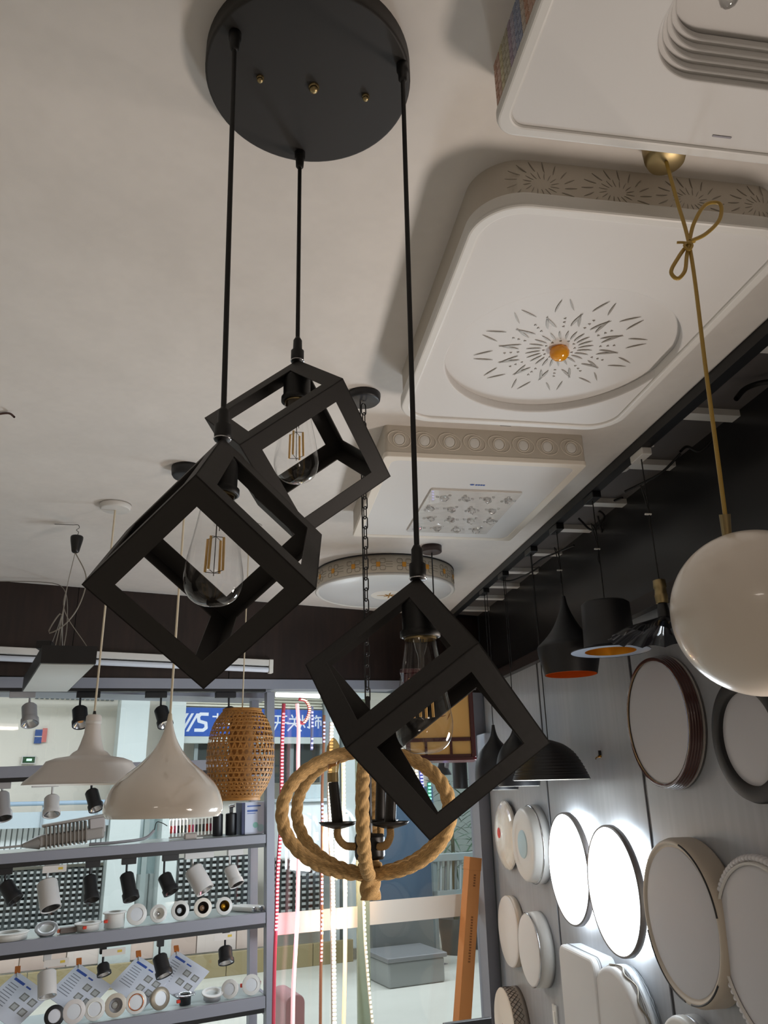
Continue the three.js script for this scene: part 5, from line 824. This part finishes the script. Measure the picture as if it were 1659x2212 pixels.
// shop sign
const signTex = (() => {
  const cv = document.createElement('canvas'); cv.width = 1024; cv.height = 192; const x = cv.getContext('2d'); x.fillStyle = '#2458b4'; x.fillRect(0, 0, 1024, 192); x.strokeStyle = x.fillStyle = '#e9eef8';
  for (let k = 0; k < 3; k++) { x.beginPath(); x.moveTo(0 + k * 34, 162); x.lineTo(62 + k * 34, 40); x.lineTo(80 + k * 34, 40); x.lineTo(18 + k * 34, 162); x.fill(); }
  x.lineWidth = 22; x.lineJoin = 'round'; x.beginPath(); x.moveTo(212, 44); x.lineTo(158, 44); x.lineTo(144, 62); x.lineTo(150, 92); x.lineTo(196, 104); x.lineTo(200, 136); x.lineTo(180, 152); x.lineTo(122, 152); x.stroke();
  const st = (ls, ox, s) => { x.lineWidth = 11; x.lineCap = 'butt'; for (const l of ls) { x.beginPath(); l.forEach(([a, b], i) => i ? x.lineTo(ox + a * s, 36 + b * s) : x.moveTo(ox + a * s, 36 + b * s)); x.stroke(); } };
  st([[[0, 20], [100, 20]], [[30, 0], [30, 100], [95, 100]], [[70, 0], [70, 60]]], 238, 1.15);
  st([[[10, 10], [90, 10]], [[0, 50], [100, 50]], [[32, 10], [32, 50], [6, 100]], [[68, 10], [68, 100]]], 660, 1.15);
  st([[[30, 0], [40, 18]], [[70, 0], [58, 20]], [[14, 26], [88, 26]], [[0, 54], [100, 54]], [[50, 26], [50, 54], [6, 100]], [[50, 58], [96, 100]]], 760, 1.15);
  st([[[8, 30], [14, 50]], [[44, 26], [34, 46]], [[26, 0], [26, 50], [4, 100]], [[26, 60], [46, 90]], [[52, 14], [100, 14]], [[78, 14], [78, 92], [62, 84]]], 850, 1.0);
  st([[[16, 0], [2, 34]], [[10, 18], [38, 18], [30, 34]], [[20, 34], [20, 96], [38, 80]], [[60, 0], [50, 30]], [[54, 18], [98, 18]], [[52, 44], [52, 84]], [[52, 44], [94, 44], [94, 80]], [[73, 24], [73, 100]]], 925, 0.95);
  const t = new THREE.CanvasTexture(cv); t.colorSpace = THREE.SRGBColorSpace; return t;
})();
fpiece('shop_sign', 'long blue shop sign with white lettering across the corridor', 'sign', 378, 1532, 692, 1592, FO + 0.12, 0.06, (t, w, h, d) => { add(t, 'box', bx(-w / 2, w / 2, 0, h, 0, d - 0.003), S(0x2a55a6, 0.5)); const g = new THREE.PlaneGeometry(w, h); g.translate(0, h / 2, d); add(t, 'sign_face', g, S(0xffffff, 0.5, { map: signTex }), 'blue face with white letters'); });
fpiece('roller_housing', 'cream slatted shutter housing above the blue sign', 'shutter', 380, 1506, 692, 1531, FO + 0.1, 0.08, (t, w, h, d) => { for (let k = 0; k < 4; k++) add(t, 'slat', bx(-w / 2, w / 2, k * h / 4 + 0.006, (k + 1) * h / 4 - 0.004, 0, d - 0.02 * (k % 2), 0.004), S(0xd8d6c4, 0.5)); });
fpiece('sign_ledge', 'pale grey ledge under the blue sign', 'ledge', 378, 1593, 692, 1607, FO + 0.11, 0.1, simple(S(0xc4ccc8, 0.5)));
fpiece('window_display', 'dark shop window with pale mullions under the blue sign', 'window', 420, 1607, 692, 1692, FO + 0.05, 0.05, (t, w, h, d) => { add(t, 'pane', bx(-w / 2, w / 2, 0, h, 0, 0.02), P(0x39413f, 0.15)); for (let k = 0; k < 5; k++) add(t, 'mullion', bx(-w / 2 + k * w / 4 - 0.02, -w / 2 + k * w / 4 + 0.02, 0, h, 0.02, d), S(0x8c9696, 0.5)); });
for (const [px, lab] of [[[238, 300], 'broad pale pillar beside the white wall across the corridor'], [[345, 379], 'narrow pale pillar at the edge of the blue sign'], [[692, 712], 'grey pillar behind the strip lights'], [[722, 768], 'wide pale pillar right behind the glass door edge']]) fpiece('pillar', lab, 'pillar', px[0], 1503, px[1], 1900, FO + 0.05, 0.3, toFloor(S(0xcfd8d6, 0.5)), 'pillars across the corridor');
fpiece('wall_tube_light', 'lit white tube above the enamel dish, across the corridor', 'tube light', 60, 1495, 330, 1503, FO + 0.35, 0.05, (t, w, h) => { add(t, 'tube', rod(v(-w / 2, h / 2, 0), v(w / 2, h / 2, 0), 0.022, 12), lit(new THREE.Color(0.95, 1, 1), 1.6)); add(t, 'batten', bx(-w / 2, w / 2, h / 2 + 0.02, h / 2 + 0.06, -0.03, 0.02), M.whitePl); }, 'lit tubes across the corridor');
fpiece('wall_tube_light', 'lit white tube above the blue shop sign', 'tube light', 384, 1497, 560, 1504, FO + 0.35, 0.05, (t, w, h) => { add(t, 'tube', rod(v(-w / 2, h / 2, 0), v(w / 2, h / 2, 0), 0.022, 12), lit(new THREE.Color(0.95, 1, 1), 1.6)); add(t, 'batten', bx(-w / 2, w / 2, h / 2 + 0.02, h / 2 + 0.06, -0.03, 0.02), M.whitePl); }, 'lit tubes across the corridor');
fpiece('wall_tube_light', 'lit white tube at the top of the doorway view', 'tube light', 596, 1497, 690, 1507, FO + 0.35, 0.05, (t, w, h) => { add(t, 'tube', rod(v(-w / 2, h / 2, 0), v(w / 2, h / 2, 0), 0.026, 12), lit(new THREE.Color(0.95, 1, 1), 1.6)); add(t, 'batten', bx(-w / 2, w / 2, h / 2 + 0.02, h / 2 + 0.06, -0.03, 0.02), M.whitePl); }, 'lit tubes across the corridor');
fpiece('air_grille', 'dark ventilation grille high on the white wall', 'grille', 76, 1503, 250, 1512, FO - 0.28, 0.03, (t, w, h, d) => { for (let k = 0; k < 16; k++) add(t, 'louvre', bx(-w / 2 + k * w / 16, -w / 2 + k * w / 16 + w / 26, 0, h, 0, d), S(0x5c6568, 0.5)); });
fpiece('poster', 'small blue and red notice on the white wall', 'poster', 75, 1573, 101, 1606, FO - 0.28, 0.012, (t, w, h, d) => { add(t, 'blue_half', bx(-w / 2, 0.1 * w, 0, h * 0.9, 0, d), S(0x3c5c9c, 0.6)); add(t, 'red_half', bx(0.1 * w, w / 2, h * 0.08, h, 0, d), S(0xe08078, 0.6)); add(t, 'white_line', bx(-w / 2, 0.1 * w, h * 0.42, h * 0.48, d, d + 0.002), M.whitePl); });
fpiece('exit_sign', 'small green exit sign on the white wall', 'sign', 49, 1635, 75, 1648, FO - 0.28, 0.03, (t, w, h, d) => { add(t, 'frame', bx(-w / 2 - 0.01, w / 2 + 0.01, -0.01, h + 0.01, 0, d - 0.004), M.whitePl); add(t, 'panel', bx(-w / 2, w / 2, 0, h, d - 0.006, d), S(0x0e4a24, 0.4)); add(t, 'arrow', bx(-w * 0.2, w * 0.25, h * 0.3, h * 0.68, d, d + 0.004), lit(new THREE.Color(0.2, 0.9, 0.35), 0.9), 'lit green pictogram'); });
// white ribbed boarding and rail below the white wall
fpiece('ribbed_boarding', 'white ribbed boarding below the white wall', 'boarding', -60, 1756, 240, 1870, FO + 0.1, 0.04, (t, w, h, d) => { const n = 26; for (let k = 0; k < n; k++) add(t, 'rib', bx(-w / 2 + k * w / n, -w / 2 + (k + 0.8) * w / n, 0, h, 0, d, 0.008), S(0xdfe6e6, 0.5)); add(t, 'backing', bx(-w / 2, w / 2, 0, h, -0.02, 0.004), S(0xc3cccc, 0.5)); });
fpiece('hand_rail', 'pale blue horizontal rail in front of the white boarding', 'rail', -60, 1732, 240, 1739, FO + 0.3, 0.06, (t, w, h) => { add(t, 'bar', rod(v(-w / 2, h / 2, 0), v(w / 2, h / 2, 0), 0.02, 12), S(0x9db4c8, 0.4)); add(t, 'board', bx(-w / 2, w / 2, -0.2, -0.06, -0.06, -0.03), S(0xc2d0d6, 0.5)); for (const q of [-0.4, 0, 0.4]) add(t, 'bracket', bx(q * w - 0.01, q * w + 0.01, -0.2, h / 2, -0.03, -0.01), S(0x9aa6ae, 0.5)); });
function grille(label, px0, py0, px1, py1, rows, cols) {
  fpiece('roller_grille', label, 'shutter', px0, py0, px1, py1, FO + 0.05, 0.05, (t, w, h, d) => {
    add(t, 'dark_back', bx(-w / 2, w / 2, 0, h, -0.02, -0.01), S(0x2c3434, 0.6)); const g = bx(-w / 2, w / 2, -h / rows * 0.24, h / rows * 0.24, 0, d * 0.6, 0.006);
    for (let k = 0; k < rows; k++) { const m = new THREE.Mesh(g, M.shutterSlat); m.name = 'slat'; m.position.y = (k + 0.5) * h / rows; t.add(m); ORG.set(m, ORG.get(t)); }
    for (let k = 0; k <= cols; k++) add(t, 'link_bar', bx(-w / 2 + k * w / cols - 0.012, -w / 2 + k * w / cols + 0.012, 0, h, d * 0.6, d), S(0x343b3a, 0.5)); }, 'roller grilles across the corridor');
}
M.shutterSlat = S(0xe4eae8, 0.4);
grille('open roller grille behind the spotlights of the cable shelf', -60, 1878, 216, 2014, 11, 20);
grille('open roller grille between the cartons and the shelf post', 380, 1850, 548, 1988, 11, 12);
grille('open roller grille behind the red strip light', 588, 1836, 690, 1972, 11, 7);
fpiece('glass_door', 'dim glazed door with pale curtains across the corridor', 'door', 241, 1700, 374, 2050, FO + 0.05, 0.06, (t, w, h, d) => { add(t, 'pane', bx(-w / 2, w / 2, 0, h, 0, 0.02), P(0x9fb4b4, 0.15)); for (const q of [-0.5, 0, 0.5]) add(t, 'stile', bx(q * w - 0.025, q * w + 0.025, 0, h, 0.02, d), S(0xb8c4c2, 0.5)); for (let k = 0; k < 9; k++) add(t, 'curtain_fold', rod(v(-w * 0.45 + k * w * 0.1, 0.05, 0.03), v(-w * 0.45 + k * w * 0.1, h * 0.45, 0.03), 0.03, 8), S(0xa9b2b0, 0.7)); });
fpiece('carton_stack', 'brown carton with red print behind the black spotlight', 'box', 330, 1874, 382, 1922, FO + 0.6, 0.2, (t, w, h, d) => { add(t, 'carton', bx(-w / 2, w / 2, 0, h, 0, d), S(0xa89878, 0.7)); add(t, 'print', bx(-w * 0.1, w * 0.25, h * 0.6, h * 0.85, d, d + 0.003), S(0xc06048, 0.7)); t.position.y = -0.02; for (const c of t.children) c.position.y = 0; });
fpiece('white_counter', 'white counter with a monitor behind the pink strip light', 'counter', 588, 1712, 690, 1850, FO + 0.5, 0.3, (t, w, h, d) => { add(t, 'front', bx(-w / 2, w / 2, 0, h * 0.85, 0, d, 0.02), S(0xe4ecee, 0.35)); add(t, 'top', bx(-w / 2 - 0.02, w / 2 + 0.02, h * 0.85, h * 0.9, -0.02, d + 0.03, 0.005), S(0xc6d2d6, 0.4)); add(t, 'monitor', bx(w * 0.1, w * 0.45, h * 0.9, h * 1.12, 0.1, 0.14, 0.005), S(0xb9c6c8, 0.4)); });
fpiece('skirting', 'beige stone skirting along the far side of the corridor', 'skirting', -60, 2080, 760, 2108, FO + 0.40, 0.05, (t, w, h) => { t.position.y = -0.02; for (let k = 0; k < 8; k++) add(t, 'stone', bx(-w / 2 + k * w / 8 + 0.003, -w / 2 + (k + 1) * w / 8 - 0.003, 0, 0.2, 0, 0.05, 0.004), S(0x9c8d66, 0.5)); });
fpiece('low_wall', 'pinkish low wall above the beige skirting', 'wall', -60, 2015, 590, 2080, FO + 0.3, 0.04, (t, w, h) => { t.position.y = 0.18; for (let k = 0; k < 7; k++) add(t, 'panel', bx(-w / 2 + k * w / 7 + 0.004, -w / 2 + (k + 1) * w / 7 - 0.004, 0, 0.32, 0, 0.04, 0.004), S([0xd8c4b8, 0xcbb6aa, 0xddd0c8][k % 3], 0.5)); });
fpiece('blue_panel', 'dark slate blue panel behind the rope globe', 'panel', 796, 1700, 932, 1966, FO + 1.1, 0.08, (t, w, h, d, tc, y0) => { add(t, 'board', bx(-w / 2, w / 2, 0, h, 0, d), S(0x3c5266, 0.3)); add(t, 'edge', bx(-w / 2, -w / 2 + 0.03, 0, h, d, d + 0.01), S(0x5a6468, 0.4)); add(t, 'foot', bx(-w / 2, w / 2, -y0 - 0.02, 0, 0.0, d * 0.8), S(0x6a6e6c, 0.5)); });
fpiece('stone_bench', 'grey stone bench block on the corridor floor', 'bench', 790, 1992, 905, 2046, FO + 1.22, 0.5, (t, w, h, d) => { t.position.y = -0.02; add(t, 'block', bx(-w / 2, w / 2, 0, 0.2, 0, d, 0.02), S(0x8e9290, 0.4)); add(t, 'top', bx(-w / 2 - 0.02, w / 2 + 0.02, 0.2, 0.24, -0.02, d + 0.02, 0.01), S(0x77797a, 0.3)); });
fpiece('railing', 'grey metal railing with twisted balusters and green leaves behind', 'railing', 934, 1846, 1060, 1930, FO + 1.35, 0.05, (t, w, h) => { add(t, 'top_rail', bx(-w / 2, w / 2, h - 0.05, h + 0.02, -0.03, 0.03, 0.006), S(0x7c8888, 0.4)); add(t, 'bottom_rail', bx(-w / 2, w / 2, 0.0, 0.04, -0.02, 0.02), S(0x7c8888, 0.4)); for (let k = 0; k < 12; k++) { const x = -w / 2 + (k + 0.5) * w / 12; add(t, 'baluster', rod(v(x, 0.03, 0), v(x + 0.02, h - 0.04, 0), 0.013, 6), S(k % 2 ? 0x8e9a9a : 0x5e6a6a, 0.4)); } add(t, 'post', bx(-w / 2, -w / 2 + 0.04, -0.6, h, -0.02, 0.02), S(0x6a7676, 0.4)); });
{ // palms beyond the railing
  const leafG = (L, w) => { const s = new THREE.Shape(); s.moveTo(0, 0); s.quadraticCurveTo(L * 0.4, w, L, 0); s.quadraticCurveTo(L * 0.4, -w, 0, 0); const g = new THREE.ShapeGeometry(s, 5); const p = g.attributes.position; for (let i = 0; i < p.count; i++) { const x = p.getX(i) / L; p.setZ(i, -0.25 * L * x * x + 0.3 * Math.abs(p.getY(i))); } g.rotateX(-PI / 2); g.computeVertexNormals(); return g; };
  const A = leafG(0.32, 0.024), greens = [0x3c5c46, 0x4e7258, 0x2c4636].map(c => P(c, 0.6, { transmission: 0.15, thickness: 0 }));
  [[975, 1760, 'leafy green palm beyond the railing, under the wooden lantern'], [1035, 1800, 'dense green palm beside the display wall edge beyond the railing']].forEach(([px, py, lab], q) => {
    const c = bpx(px, py, FO + 0.62 - 0.1 * q), t = thing('potted_palm', lab, 'plant', bk(c.t, -0.02, FO + 0.62 - 0.1 * q), 'palms across the corridor', BROT); add(t, 'pot', lathe([[0, 0], [0.16, 0], [0.2, 0.34], [0.18, 0.34], [0.17, 0.3], [0, 0.3]], 24), S(0x55524c, 0.6)); add(t, 'stem', rod(v(0, 0.3, 0), v(0, c.y - 0.1, 0), 0.03, 8, 0.018), S(0x4a4a34, 0.8));
    for (let k = 0; k < 46; k++) { const m = new THREE.Mesh(A, greens[k % 3]); m.name = 'leaf'; m.position.set(0, c.y - 0.5 + 0.9 * k / 46, 0); m.rotation.set(0, k * 2.4, 0.7 - 1.2 * rnd(), 'YXZ'); const s = 0.7 + 0.6 * rnd(); m.scale.setScalar(s); t.add(m); ORG.set(m, ORG.get(t)); } });
}
fpiece('backdrop_wall', 'grey green wall beyond the palms', 'wall', 930, 1600, 1080, 1990, FO - 0.25, 0.04, simple(S(0x8a958f, 0.6)));
{ const a = onY(826, 2107, -0.02), b = onY(962, 2081, -0.02), t = thing('floor_groove', 'thin dark drain strip set in the corridor floor', 'strip', a.clone().setY(-0.02)); const d = b.clone().sub(a), g = bx(0, d.length(), -0.004, 0.003, -0.04, 0.04); g.rotateY(Math.atan2(-d.z, d.x)); add(t, 'strip', g, S(0x77767a, 0.4)); }
{ const c = bpx(622, 2150, -1.2), t = thing('stool', 'rounded pinkish stool seat outside the shop window', 'stool', bk(c.t, -0.02, -1.2), null, BROT); const h = c.y + 0.05; const b = rrSolid(0.12, 0.42, 0.05, 0.3, 0.01); b.translate(0, h - 0.21, -0.15); add(t, 'seat_back', b, S(0xb08080, 0.4)); for (const s of [-1, 1]) add(t, 'leg', rod(v(s * 0.05, 0, 0), v(s * 0.04, h - 0.4, 0), 0.015, 10), M.whitePl); add(t, 'screw', zl([[0.008, 0.15], [0, 0.153]], 10).translate(0, h - 0.25, 0), M.iron); }

scene.traverse(o => { if (o.isMesh) { o.castShadow = true; o.receiveShadow = true; } });
renderer.render(scene, camera);
